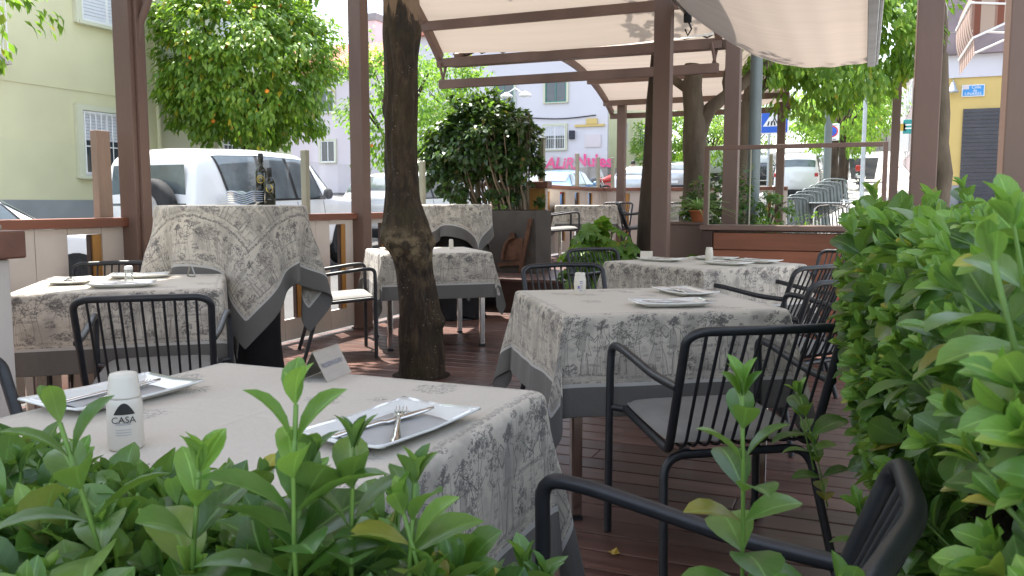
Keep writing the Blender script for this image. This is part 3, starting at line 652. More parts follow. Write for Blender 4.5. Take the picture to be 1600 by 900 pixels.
def arch_z(t, zb, h, e=2.5): return zb+h*(1-abs(2*t-1)**e)
def canopy(label, x0, x1, y0, y1, zb, h, beams, sag=.04, e=2.5, nr=2, vis0=0.0):
    t = thing('arched_canopy', label, 'canopy', ((x0+x1)/2, y0, zb)); W = (x1-x0)/2; L = y1-y0
    b = MB()
    def f(u, v):
        w = .5+.5*math.cos(u*2*math.pi*1); s = v
        return (-W+2*W*u, vis0*L+(L-vis0*L)*s, arch_z(vis0+(1-vis0)*s, 0, h, e)+.05-sag*math.sin(math.pi*u)-.012*abs(math.sin(s*18))*math.sin(math.pi*u))
    b.grid(f, 14, 40); obj('fabric', b, M['awning'], t)
    for x in (-W, W):
        b = MB(); ps = [(x, L*s/28, arch_z(s/28, 0, h, e)) for s in range(29)]
        for p, q in zip(ps, ps[1:]): b.beam(p, q, .06, .085)
        obj('rafter', b, M['brown_steel'], t)
    for s, dz in beams:
        b = MB(); b.beam((-W-.03, L*s, arch_z(s, 0, h, e)-.055+dz), (W+.03, L*s, arch_z(s, 0, h, e)-.055+dz), .06, .085); obj('beam', b, M['brown_steel'], t, .003)
    return t
ca = canopy('nearer arched cream canopy with brown beams across the top middle', -4.05, -1.26, -.2, 7.87, 2.60, 1.05, [(0, 0), (.3, 0), (.6, 0), (.84, 0), (.955, 0), (1, 0)], .05, 3.5, vis0=0.0)
b = MB(); b.beam((-1.40, 8.06, -.27), (1.40, 8.06, -.27), .055, .085); obj('low_beam', b, M['brown_steel'], ca, .003)
for x in (-1.36, 1.36):
    for s in (-1, 1):
        b = MB(); b.beam((x+s*.02, 8.06+s*.05, -.05), (x-s*.01, 8.06, -.24), .02, .02); obj('hanger', b, M['brown_steel'], ca)
b = MB(); b.beam((-1.36, 8.35, .02), (1.36, 8.35, .02), .05, .05)
obj('gutter_bar', b, M['brown_steel'], ca)
b = MB(); pts = [(-1.38+2.76*k/40, 8.33+.03*math.sin(k*.9), .075+.02*math.sin(k*2.1)) for k in range(41)]; b.tube(pts, .008, 6)
for k in range(0, 40, 6): b.tube([pts[k], (pts[k][0]+.1, pts[k][1], pts[k][2]+.06)], .006, 5)
obj('cable', b, M['cable'], ca)
canopy('farther arched cream canopy over the raised deck', -3.95, -1.14, 8.05, 13.9, 2.62, .52, [(0, 0), (.22, 0), (.78, 0), (.93, 0), (1, 0)], .05, 2.6)

# side awning above the right of the terrace: roller, sagging cloth, front bar
t = thing('side_awning', 'large sunlit cream awning with aluminium front bar at the top right', 'awning', (-1.36, 6.9, 2.66))
b = MB(); W = 1.34; L = 6.2
def f(u, v):
    x = W*u; y = -L*(1-v)
    z = -.03-.47*u-.15*math.sin(math.pi*u)*(.65+.35*v)+.004*math.sin(u*44)*u-.04*v*math.sin(math.pi*u)
    return (x, y, z)
b.grid(f, 40, 24); obj('fabric', b, M['awning'], t)
b = MB(); b.tube([(0, .02, 0), (0, -L, 0)], .042, 16); obj('roller', b, M['steel'], t)
b = MB(); b.box(W-.005, W+.05, -L, .02, -.53, -.47); b.box(W+.052, W+.07, -L, .015, -.52, -.48); obj('front_bar', b, M['zinc'], t, .004)
b = MB(); b.box(-.03, .03, .022, .06, -.10, .06); b.tube([(.0, .05, -.08), (.03, .05, -.15), (.0, .05, -.2), (-.02, .05, -.15)], .008, 6); obj('bracket', b, M['black_metal'], t)

# ------------------------------------------------------------------ tables
def cloth_mesh(h, L, seed, rnd=False, k_side=.05, k_corner=.14, n=84, R0=.41):
    """square cloth of half side L over a table of half side h (or radius R0): folds hang freely"""
    rs = np.random.RandomState(seed); ph = rs.uniform(0, 6.28, 12)
    # grid lines with extra density at the edges
    g_ = np.linspace(-L, L, n+1); V = []; uv = []; ed = []
    for v in g_:
        for u in g_:
            au, av = abs(u), abs(v); su, sv = (1 if u >= 0 else -1), (1 if v >= 0 else -1)
            if rnd:
                rho = math.hypot(u, v); phi = math.atan2(v, u); d = rho-R0; bey = d
                if d <= 0: x, y, z = u, v, 0
                else:
                    d2 = max(0, d-.02); s = min(1, d2/.25)
                    w = math.cos(phi*9+ph[0])*.55+math.cos(phi*11+ph[1])*.3+math.cos(phi*4+ph[2])*.25
                    c4 = abs(math.sin(2*phi+math.pi))   # 1 on the diagonals
                    kk = .02+.02*c4+(.15+.08*c4)*w*s
                    off = min(d, .02)+d2*kk; tw = .10*math.sin(phi*7+ph[3])*s*d2*1.3
                    dn = math.sqrt(max(.0, d*d-(off-0)**2*.9)) if d > off else 0
                    r_ = R0+off; x = r_*math.cos(phi)-tw*math.sin(phi); y = r_*math.sin(phi)+tw*math.cos(phi); z = -dn
            else:
                du, dv = max(0, au-h), max(0, av-h); bey = max(au, av)-h
                def ripple(pos, side):
                    return .55*math.sin(pos*9+ph[side])+.3*math.sin(pos*17+ph[side+4])+.2*math.sin(pos*31+ph[side+2])
                if du == 0 and dv == 0: x, y, z = u, v, 0
                elif dv == 0 or du == 0:
                    d = du+dv; side = (0 if su > 0 else 1) if du > 0 else (2 if sv > 0 else 3); pos = v if du > 0 else u
                    s = min(1, d/.2); off = min(d, .012)+max(0, d-.012)*(k_side+.05*ripple(pos, side)*s)
                    dn = max(0, math.sqrt(max(0, d*d-off*off*.8))-.004)
                    if du > 0: x, y, z = su*(h+off), v, -dn
                    else: x, y, z = u, sv*(h+off), -dn
                else:
                    d = math.hypot(du, dv); phi = math.atan2(dv, du); s = min(1, d/.2); tt = phi/(math.pi/2)
                    # blend side ripples at the ends of the quarter turn
                    r0 = .05*ripple(sv*h, 0 if su > 0 else 1); r1 = .05*ripple(su*h, 2 if sv > 0 else 3)
                    base = k_side+(r0*(1-tt)+r1*tt)*s; bell = math.sin(math.pi*tt)
                    k = base+bell*bell*(k_corner+.10*math.sin(tt*9+ph[5]))
                    off = min(d, .012)+max(0, d-.012)*k; dn = max(0, math.sqrt(max(0, d*d-off*off*.8))-.004)
                    sw = .22*math.sin(math.pi*2*tt)*s*d*.55   # the two flanks fold in towards the corner
                    dirx, diry = math.cos(phi), math.sin(phi)
                    x = su*(h+off*dirx-sw*diry); y = sv*(h+off*diry+sw*dirx); z = -dn
            V.append((x, y, z)); uv.append((u, v)); ed.append((min(L-au, L-av), bey))
    N = n+1; F = [(j*N+i, j*N+i+1, (j+1)*N+i+1, (j+1)*N+i) for j in range(n) for i in range(n)]
    me = bpy.data.meshes.new('tablecloth'); me.from_pydata(V, [], F); me.polygons.foreach_set('use_smooth', [True]*len(F))
    idx = np.array(F).ravel()
    l = me.uv_layers.new(name='UVMap'); l.data.foreach_set('uv', np.array(uv)[idx].ravel())
    l = me.uv_layers.new(name='edge'); l.data.foreach_set('uv', np.array(ed)[idx].ravel())
    T_ = L-.366; pr_ = []
    for f_ in F:
        cu = sum(uv[i][0] for i in f_)/4; cv = sum(uv[i][1] for i in f_)/4
        for i in f_:
            u, v = uv[i]
            if abs(cu) > abs(cv): pr_ += [v*(1 if cu > 0 else -1)/1.04+(.25 if cu > 0 else .75), 1-(abs(u)-T_)/.262]
            else: pr_ += [-u*(1 if cv > 0 else -1)/1.04+(0 if cv > 0 else .5), 1-(abs(v)-T_)/.262]
    l = me.uv_layers.new(name='print'); l.data.foreach_set('uv', np.array(pr_))
    me.materials.append(M['toile']); me.update(); return me
def cloth(label, loc, rz, h, L, seed, rnd=False, R0=.41, group='toile print tablecloths', **k):
    o = bpy.data.objects.new('tablecloth', cloth_mesh(h, L, seed, rnd, R0=R0, **k)); C.objects.link(o)
    o.location = loc; o.rotation_euler = (0, 0, rz); s = o.modifiers.new('s', 'SOLIDIFY'); s.thickness = .0015; s.offset = 1
    ss = o.modifiers.new('ss', 'SUBSURF'); ss.levels = 1; ss.render_levels = 1
    return tag(o, label, 'tablecloth', group)
def table(label, loc, rz, h=.41, H=.745, group='square dining tables', legs=True):
    t = thing('dining_table', label, 'table', loc, rz, group)
    b = MB(); b.box(-h, h, -h, h, H-.03, H-.002); obj('table_top', b, M['dark_wood'], t, .005)
    b = MB()
    for s in (-1, 1): b.box(-h+.06, h-.06, s*(h-.06)-.012, s*(h-.06)+.012, H-.08, H-.031); b.box(s*(h-.06)-.012, s*(h-.06)+.012, -h+.075, h-.075, H-.08, H-.031)
    obj('apron', b, M['steel'], t)
    for sx in (-1, 1):
        for sy in (-1, 1):
            b = MB(); b.box(sx*(h-.055)-.02, sx*(h-.055)+.02, sy*(h-.055)-.02, sy*(h-.055)+.02, .015, H-.031); lg = obj('leg', b, M['chrome'], t, .006)
            b = MB(); b.box(sx*(h-.055)-.021, sx*(h-.055)+.021, sy*(h-.055)-.021, sy*(h-.055)+.021, 0.0, .014); obj('foot_cap', b, M['black_metal'], lg)
    return t
TT = [ # name, x, y, z, rot deg, half, cloth half, seed, table label, cloth label
 ('T1', -1.01, 1.19, 0, 0, .405, .775, 1, 'nearest dining table, under cloth behind the foreground hedge', 'toile cloth on the nearest table with reserved sign and two long plates'),
 ('T2', -.82, 3.31, 0, 33.5, .41, .775, 2, 'dining table behind the black armchair in the middle of the deck', 'toile cloth on the middle table carrying a white shaker with blue print'),
 ('T3', -3.27, 3.06, 0, 40, .42, .78, 3, 'dining table by the left fence, beside the bar table with bottles', 'toile cloth on the left table by the fence with a clear glass shaker'),
 ('T4', -3.28, 6.10, 0, 40, .42, .78, 4, 'dining table behind the knobbly tree trunk', 'toile cloth on the table behind the knobbly tree trunk'),
 ('T5', -.95, 5.52, 0, -35, .44, .80, 5, 'dining table in front of the plank screen with the glass', 'toile cloth on the table in front of the plank and glass screen'),
 ('T6', -3.68, 11.6, .35, 20, .41, .775, 6, 'dining table on the raised far deck beside the amber wall end', 'toile cloth on the far deck table beside the amber wall end'),
 ('T7', -2.55, 12.6, .35, 20, .41, .775, 8, 'dining table on the raised far deck behind the leafy fatsia plant', 'toile cloth on the far deck table behind the fatsia plant'),
]
for (n_, x, y, z, rz, h, L, sd, tl, cl) in TT:
    table(tl, (x, y, z), R(rz), h); cloth(cl, (x, y, z+.747), R(rz), h+.004, L, sd)
def bar(x, y, r_, L, rz, sd, tl, cl, sl, H=1.115):
    t = thing('bar_table', tl, 'bar table', (x, y, 0), 0, 'round bar tables')
    b = MB(); b.lathe([(r_, H-.025), (r_, H-.002)], seg=40); obj('table_top', b, M['dark_wood'], t)
    b = MB(); b.cyl((0, 0, .02), (0, 0, H-.03), .04); obj('column', b, M['black_metal'], t)
    b = MB(); b.lathe([(.28, 0), (.28, .012), (.05, .03)], seg=32); obj('base', b, M['black_metal'], t)
    c = cloth(cl, (x, y, H), rz, 0, L, sd, True, r_+.003)
    b = MB(); N = 64
    def f(u, v):
        a = u*2*math.pi; wave = abs(math.cos(a*2))  # stretch cover pulled to four feet
        rad = (r_-.02)*(1-v)**1.6+.16*(1-(1-v)**1.6)+(.34-.16)*(v**2.2)*(.55+.45*wave)
        return (rad*math.cos(a), rad*math.sin(a), (H-.03)*(1-v)+.004+.035*(1-wave)*(v > .9)*v)
    b.grid(f, N, 30); o = obj('table_skirt', b, M['black_cloth'], None, loc=(x, y, 0)); tag(o, sl, 'table skirt', 'black bar table skirts')
bar(-3.42, 3.98, .405, .84, R(8), 11, 'tall bar table carrying two bottles and stacked plates', 'toile cloth on the bar table with bottles and stacked plates', 'black stretch skirt under the bar table with bottles')
bar(-3.74, 7.52, .355, .66, R(20), 12, 'tall bar table right of the knobbly trunk, in front of the bushy planter', 'toile cloth on the empty bar table in front of the bushy planter', 'black stretch skirt under the bar table near the bushy planter')

# ------------------------------------------------------------------ chairs
def chair_geo():
    t = thing('armchair', 'black rod back armchair', 'armchair', (0, 0, 0), 0, 'black rod back armchairs')
    r_ = .0135
    BT = .78; lean = .15
    # back frame: uprights down to the seat, then forward under the seat
    def back(u):  # point on rounded back top: u -1..1
        return None
    for s in (-1, 1):
        b = MB(); b.tube([(s*.275, .225, .004), (s*.272, .225, .57)], r_, 10); lg = obj('leg', b, M['black_metal'], t)
        b = MB(); b.tube(rc([(s*.272, .225, .56), (s*.268, .225, .655), (s*.262, .14, .655), (s*.25, -.12, .618), (s*.240, -.283, .612)], .05, 5), r_, 10); obj('armrest', b, M['black_metal'], t)
    b = MB(); b.tube(rc([(-.225, .20, .435), (-.225, -.185, .405), (-.232, -.215, .44), (-.238, -.33, BT-.02), (-.20, -.345, BT), (0, -.375, BT+.004), (.20, -.345, BT), (.238, -.33, BT-.02), (.232, -.215, .44), (.225, -.185, .405), (.225, .20, .435)], .05, 5), r_, 10); obj('back_frame', b, M['black_metal'], t)
    b = MB(); b.tube([(-.225, .20, .435), (.225, .20, .435)], r_*.9, 8); b.tube([(-.272, .225, .44), (-.225, .20, .435)], r_*.9, 8); b.tube([(.272, .225, .44), (.225, .20, .435)], r_*.9, 8)
    obj('seat_frame', b, M['black_metal'], t)
    b = MB(); b.tube(rc([(-.275, -.29, .004), (-.235, -.175, .385), (.235, -.175, .385), (.275, -.29, .004)], .07, 6), r_, 10); obj('rear_legs', b, M['black_metal'], t)
    b = MB()
    for k in range(11):
        u = -1+2*(k+1)/12; x = u*.225; yt = -.345-.03*(1-u*u)
        b.tube(rc([(x, yt+.002, BT-.005), (x*.97, -.21, .425), (x*.97, -.17, .408), (x*.97, .20, .432)], .03, 3), .0052, 6)
    obj('rods', b, M['black_metal'], t)
    b = MB()
    def top(u, v):
        x = (u-.5)*2; y = (v-.5)*2; e = (1-abs(x)**5)*(1-abs(y)**5)
        return (x*.225*(1-.03*abs(y)**3), .015+y*.205*(1-.03*abs(x)**3), .440+.014*y+.022*e**.35 if e > 0 else .440+.014*y)
    def bot(u, v): x, y, z = top(1-u, v); return (x, y, .440+.014*((v-.5)*2)-.012*max(0, (1-abs((u-.5)*2)**5)*(1-abs((v-.5)*2)**5))**.35)
    b.grid(top, 20, 20); b.grid(bot, 20, 20); obj('seat_cushion', b, M['cushion'], t)
    return t
ch = chair_geo(); first = True
def place_chair(x, y, deg, label, z=0, group='black rod back armchairs'):
    """deg: direction the chair faces, measured from +Y clockwise towards +X"""
    global first
    rz = -R(deg)
    if first: ch.location = (x, y, z); ch.rotation_euler = (0, 0, rz); ch['label'] = label; first = False; return ch
    return dup(ch, (x, y, z), rz, label, group)
place_chair(-.425, 2.71, -34, 'black armchair in the centre right, its back to the viewer at the middle table')
place_chair(-.305, 1.055, -84, 'nearest black armchair, bottom right beside the hedge, only arm and backrest showing')
place_chair(-1.50, 1.13, 86, 'black armchair cut off at the left edge by the nearest table')
place_chair(-2.66, 2.62, -38, 'black armchair with its back to the viewer at the left table by the fence')
place_chair(-3.77, 3.40, 140, 'black armchair behind the left table, only its top rail showing over plates')
place_chair(-3.60, 5.33, 50, 'black armchair seen side on between bar table and the knobbly trunk')
place_chair(-1.33, 4.22, 140, 'black armchair just behind the white shaker with blue print')
place_chair(-1.60, 5.92, 124, 'black armchair in front of the fatsia plant at the table by the plank screen')
place_chair(-.50, 5.10, -60, 'black armchair at the near right corner of the table by the plank screen')
place_chair(-.34, 4.28, -55, 'black armchair half hidden by the right hedge, behind the centre right chair')
place_chair(-.30, 6.25, -143, 'black armchair against the plank screen, mostly hidden by the hedge')
place_chair(-3.78, 10.75, 60, 'black armchair seen side on at the far deck table, right of the amber wall end', .35)
place_chair(-3.55, 12.45, 185, 'black armchair behind the far deck table beside the end fence', .35)
place_chair(-3.0, 12.15, 70, 'black armchair on the far deck just left of the fatsia plant', .35)
place_chair(-2.05, 11.9, -30, 'black armchair on the far deck between the thick post and the grey trunk', .35)
place_chair(-2.75, 13.35, 190, 'black armchair on the far deck right by the end fence behind the trunk', .35)

# ------------------------------------------------------------------ tableware
def plate_geo(parent, W=.085, D=.14):
    b = MB()
    def f(u, v, dz=0):
        x = (u-.5)*2; y = (v-.5)*2; e = max(abs(x), abs(y)); rim = max(0, (e-.62)/.38)
        z = .004+.015*min(1, rim*1.1)**1.3+.004*abs(x*y)
        return (x*W, y*D, z+dz)
    b.grid(lambda u, v: f(u, v), 20, 20); o = obj('dish', b, M['porcelain'], parent)
    s = o.modifiers.new('s', 'SOLIDIFY'); s.thickness = .004; s.offset = -1
    return o
def make_plate():
    t = thing('plate', 'plate', 'plate', (0, 0, 0), 0, 'long white plates'); plate_geo(t); return t
def ribbon(b, st, th=.0022):
    """flat tapered strip along Y: stations (y, half width, z)"""
    vs = []
    for y, w_, z in st: vs += [(-w_, y, z), (0, y, z+th*.9), (w_, y, z), (w_*.8, y, z-th), (-w_*.8, y, z-th)]
    fs = [(i*5+k, i*5+(k+1) % 5, (i+1)*5+(k+1) % 5, (i+1)*5+k) for i in range(len(st)-1) for k in range(5)]
    b.add(vs, fs+[(4, 3, 2, 1, 0), tuple((len(st)-1)*5+k for k in range(5))], 0, True)
def fork_geo(b, L=.195):
    ribbon(b, [(-.5*L, .004, .003), (-.48*L, .0085, .003), (-.38*L, .008, .004), (-.15*L, .0045, .007), (.08*L, .0032, .008), (.16*L, .0035, .006), (.21*L, .009, .004), (.27*L, .0122, .003), (.31*L, .0122, .003)])
    for k in range(4): x = -.0096+.0064*k; ribbon(b, [(.30*L, .0022, .003), (.40*L, .0019, .0005), (.47*L, .0015, .002), (.5*L, .0006, .004)]) if False else b.tube([(x, .30*L, .003), (x, .40*L, .0008), (x*.98, .47*L, .002), (x*.96, .5*L, .0045)], [.0021, .0018, .0015, .0006], 6)
def knife_geo(b, L=.215):
    ribbon(b, [(-.5*L, .005, .004), (-.47*L, .0095, .004), (-.3*L, .009, .005), (-.06*L, .0065, .005), (-.02*L, .0055, .004), (.0, .0095, .003), (.25*L, .0105, .003), (.42*L, .008, .003), (.5*L, .001, .003)], .0026)
pl0 = make_plate()
def cut(name, gfn, label, group):
    b = MB(); gfn(b); o = obj(name, b, M['cutlery']); tag(o, label, name, group); return o
fk0 = cut('fork', fork_geo, 'fork', 'steel forks on plates'); kn0 = cut('knife', knife_geo, 'knife', 'steel knives on plates')
b = MB(); b.grid(lambda u, v: ((u-.5)*.12, (v-.5)*.19, .0015+.002*math.sin(u*5)), 8, 8); np0 = obj('napkin', b, M['napkin']); s_ = np0.modifiers.new('s', 'SOLIDIFY'); s_.thickness = .001
tag(np0, 'napkin', 'napkin', 'folded paper napkins on plates')
used = set()
def put(o, loc, deg, label, tilt=(0, 0)):
    if o.name in used:
        if o.children: r = dup(o, loc, R(deg), label)
        else: r = o.copy(); C.objects.link(r); r.location = loc; r['label'] = label
    else: used.add(o.name); r = o; r.location = loc; r['label'] = label
    r.rotation_euler = (R(tilt[0]), R(tilt[1]), R(deg)); return r
TZ = .7495
def setting(x, y, deg, where, z=TZ, k=True, f=True, cross=18):
    put(pl0, (x, y, z), deg, 'long white plate '+where)
    put(np0, (x, y, z+.0065), deg, 'pale paper napkin on the plate '+where)
    a = R(deg)
    if f: put(fk0, (x+.012*math.cos(a), y+.012*math.sin(a), z+.0125), deg+cross, 'steel fork on the plate '+where, (3, 0))
    if k: put(kn0, (x-.016*math.cos(a), y-.016*math.sin(a), z+.0125), deg-cross*.4, 'steel knife on the plate '+where, (3, 0))
setting(-.715, 1.205, -8, 'at the right of the nearest table', cross=35)
setting(-1.33, 1.20, -6, 'behind the tall cream grinder')
rot = R(33.5)
def onT(tx, ty, deg, u, v): a = R(deg); return (tx+u*math.cos(a)-v*math.sin(a), ty+u*math.sin(a)+v*math.cos(a))
x, y = onT(-.82, 3.31, 33.5, .03, -.25); setting(x, y, 120, 'at the near edge of the middle table')
x, y = onT(-.82, 3.31, 33.5, .24, .12); setting(x, y, 40, 'at the far right of the middle table')
x, y = onT(-3.27, 3.06, 40, .0, -.24); setting(x, y, 130, 'at the near edge of the left table')
x, y = onT(-3.27, 3.06, 40, -.26, .02); setting(x, y, 45, 'at the left end of the left table')
x, y = onT(-3.27, 3.06, 40, .02, .25); setting(x, y, 130, 'at the far edge of the left table')
x, y = onT(-.95, 5.52, -35, -.22, -.16); setting(x, y, 70, 'near left on the plank screen table')
x, y = onT(-.95, 5.52, -35, -.12, .22); setting(x, y, 70, 'far left on the plank screen table')
x, y = onT(-.95, 5.52, -35, .25, -.05); setting(x, y, 65, 'near right on the plank screen table')
x, y = onT(-.95, 5.52, -35, .22, .25); setting(x, y, 65, 'far right on the plank screen table')
x, y = onT(-3.28, 6.10, 40, -.24, -.02); setting(x, y, 60, 'on the table behind the knobbly trunk', f=False)

# grinder on the nearest table
t = thing('grinder', 'tall cream plastic grinder with dark arch label among foreground leaves', 'grinder', (-1.052, .965, TZ), R(50))
b = MB(); b.lathe([(.024, 0), (.0262, .004), (.0262, .07), (.0245, .080), (.0235, .0815)], seg=28); obj('body', b, M['plastic'], t)
b = MB(); b.lathe([(.0250, .0815), (.0236, .084), (.0215, .112), (.0195, .118), (.012, .120)], seg=28); obj('cap', b, M['plastic'], t)
def wrap(mb, r_, a0, a1, zf0, zf1, n=12):
    for k in range(n):
        p = a0+(a1-a0)*k/n; q = a0+(a1-a0)*(k+1)/n
        mb.quad((r_*math.cos(p), r_*math.sin(p), zf0(k/n)), (r_*math.cos(q), r_*math.sin(q), zf0((k+1)/n)), (r_*math.cos(q), r_*math.sin(q), zf1((k+1)/n)), (r_*math.cos(p), r_*math.sin(p), zf1(k/n)))
b = MB(); wrap(b, .0266, R(-130), R(-60), lambda s: .058, lambda s: .058+.018*math.sin(math.pi*s)); obj('label_arch', b, M['black_print'], t)
b = MB()
for z_ in (.044, .042, .034, .030, .026): wrap(b, .0266, R(-125), R(-75), lambda s: z_, lambda s: z_+.0008)
obj('label_lines', b, M['grey_print'], t)
text('lettering', 'CASA', .014, (-.0035, -.0272, .050), (R(90), 0, R(-8)), M['black_print'], t, .0002)
# small shakers
def shaker(label, loc, prof, m, printed=False, rz=0):
    t = thing('shaker', label, 'shaker', loc, rz); b = MB(); n = len(prof)
    b.lathe(prof[:-3], seg=24); obj('body', b, m, t); b = MB(); b.lathe(prof[-4:], seg=24); obj('cap', b, M['plastic'] if m != M['clear'] else M['white_paint'], t)
    if printed:
        b = MB(); wrap(b, .0262, R(-115), R(-98), lambda s: .026, lambda s: .039); obj('logo_print', b, M['blue_print'], t)
        b = MB()
        for z_, h_ in ((.038, .0015), (.0325, .001), (.028, .001), (.018, .002), (.055, .003), (.048, .002)): wrap(b, .0263, R(-97), R(-70), lambda s: z_, lambda s: z_+h_)
        obj('print_lines', b, M['blue_print'], t)
    return t
pr = [(.021, 0), (.0225, .003), (.0258, .045), (.0245, .062), (.022, .078), (.0213, .0785), (.021, .088), (.019, .092)]
shaker('white tapered shaker with blue print on the middle table', (-1.085, 3.36, TZ), pr, M['plastic'], True, R(22))
shaker('plain cream shaker on the table by the plank screen', (-.93, 5.62, TZ), pr, M['plastic'])
shaker('clear glass shaker on the left table by the fence', (-3.28, 3.07, TZ), [(.021, 0), (.0225, .002), (.018, .03), (.019, .055), (.0195, .06), (.0195, .061), (.0195, .072), (.015, .078)], M['clear'])
shaker('small white shaker on the table right of the knobbly trunk', (-3.17, 6.33, TZ), [(.02, 0), (.02, .002), (.019, .03), (.0185, .05), (.018, .06), (.018, .061), (.017, .075), (.014, .08)], M['plastic'])
# tent signs
def tent(label, loc, rz, W=.098, D=.032, Hh=.062, txt=None):
    t = thing('tent_sign', label, 'table sign', loc, rz)
    b = MB()
    for s in (-1, 1):
        b.add([(-W/2, s*D, 0), (W/2, s*D, 0), (W/2, s*.002, Hh), (-W/2, s*.002, Hh), (-W/2, s*(D-.0015), 0), (W/2, s*(D-.0015), 0), (W/2, s*.0005, Hh), (-W/2, s*.0005, Hh)],
              [(0, 1, 2, 3), (7, 6, 5, 4), (0, 4, 5, 1), (1, 5, 6, 2), (2, 6, 7, 3), (3, 7, 4, 0)])
    b.tube([(-W/2, 0, Hh), (W/2, 0, Hh)], .002, 6); obj('folded_sheet', b, M['steel'] if txt else M['plastic'], t)
    if txt:
        an = math.atan2(Hh, D-.002); text('lettering', txt, .0165, (0, -(D+.0)*.5-.0025, Hh*.52), (an, 0, 0), M['grey_print'], t, .0003)
    return t
tent('folded steel table sign engraved RESERVADO on the nearest table', (-1.085, 1.545, TZ), R(97), .115, .034, .062, txt='RESERVADO')
tent('small white folded card on the table by the plank screen', (-1.33, 5.55, TZ), R(10), .08, .03, .06)
b = MB(); b.tube(rc([(-.03, 0, .002), (-.008, 0, .055), (.008, 0, .055), (.035, 0, .002), (-.03, 0.0, .003)], .012, 4), .004, 8)
o = obj('card_holder', b, M['steel'], None, loc=(*onT(-3.27, 3.06, 40, .27, .22), TZ+.001)); o.rotation_euler = (0, 0, R(-10)); tag(o, 'bent steel card holder at the right end of the left table', 'card holder')
# bottles and plates on the bar table
def bottle(label, loc, prof, gold):
    t = thing('bottle', label, 'bottle', loc); b = MB(); b.lathe(prof, seg=24); obj('body', b, M['bottle'], t)
    b = MB(); h = prof[-1][1]; r_ = prof[-1][0]; b.lathe([(r_+.002, h-.045), (r_+.002, h+.004), (r_, h+.007)], seg=20); obj('cap', b, M['black_print'], t)
    b = MB(); R_ = prof[1][0]+.0008
    if gold == 'ring':
        n = 20
        for k in range(n):
            for (ra, rb) in ((.020, .024), (.010, .013)):
                a, c_ = 2*math.pi*k/n, 2*math.pi*(k+1)/n
                if ra < .015 and k > 13: continue
                P_ = [(math.cos(a)*ra, math.sin(a)*ra), (math.cos(c_)*ra, math.sin(c_)*ra), (math.cos(c_)*rb, math.sin(c_)*rb), (math.cos(a)*rb, math.sin(a)*rb)]
                b.quad(*[(R_*math.sin(p[0]/R_+.55), -R_*math.cos(p[0]/R_+.55), .155+p[1]) for p in P_])
    else:
        n = 16; vs = [(R_*math.sin(math.cos(2*math.pi*k/n)*.022/R_+.6), -R_*math.cos(math.cos(2*math.pi*k/n)*.022/R_+.6), .10+.026*math.sin(2*math.pi*k/n)) for k in range(n)]; b.add(vs, [tuple(range(n))])
    obj('gold_print', b, M['gold'], t)
    b = MB(); wrap(b, R_, R(-75), R(-40), lambda s: .03, lambda s: .034); wrap(b, R_, R(-75), R(-45), lambda s: .04, lambda s: .042); obj('label_lines', b, M['grey_print'], t)
bz = 1.1175
bottle('tall dark bottle with gold ring print on the bar table', (-3.40, 4.22, bz), [(.030, 0), (.034, .004), (.034, .195), (.030, .215), (.0145, .232), (.0135, .24), (.0135, .305)], 'ring')
bottle('shorter dark bottle with gold oval label on the bar table', (-3.315, 4.19, bz), [(.030, 0), (.034, .004), (.034, .125), (.028, .150), (.0135, .168), (.013, .18), (.013, .215)], 'oval')
for k in range(6):
    b = MB()
    def f(u, v):
        x = (u-.5)*.165; y = (v-.5)*.165; return (x, y, .009*math.sin(u*2*math.pi*1.15+.4)+.003)
    b.grid(f, 24, 12); o = obj('wavy_plate', b, M['blue_plate'], None, loc=(-3.36, 4.02, bz+.012+k*.0118)); o.rotation_euler = (0, 0, R(20+random.uniform(-2, 2)))
    s_ = o.modifiers.new('s', 'SOLIDIFY'); s_.thickness = .005
    tag(o, ['lowest', 'second lowest', 'third lowest', 'third highest', 'second highest', 'topmost'][k]+' wavy plate in the stack beside the dark bottles', 'plate', 'stacked wavy blue grey plates')

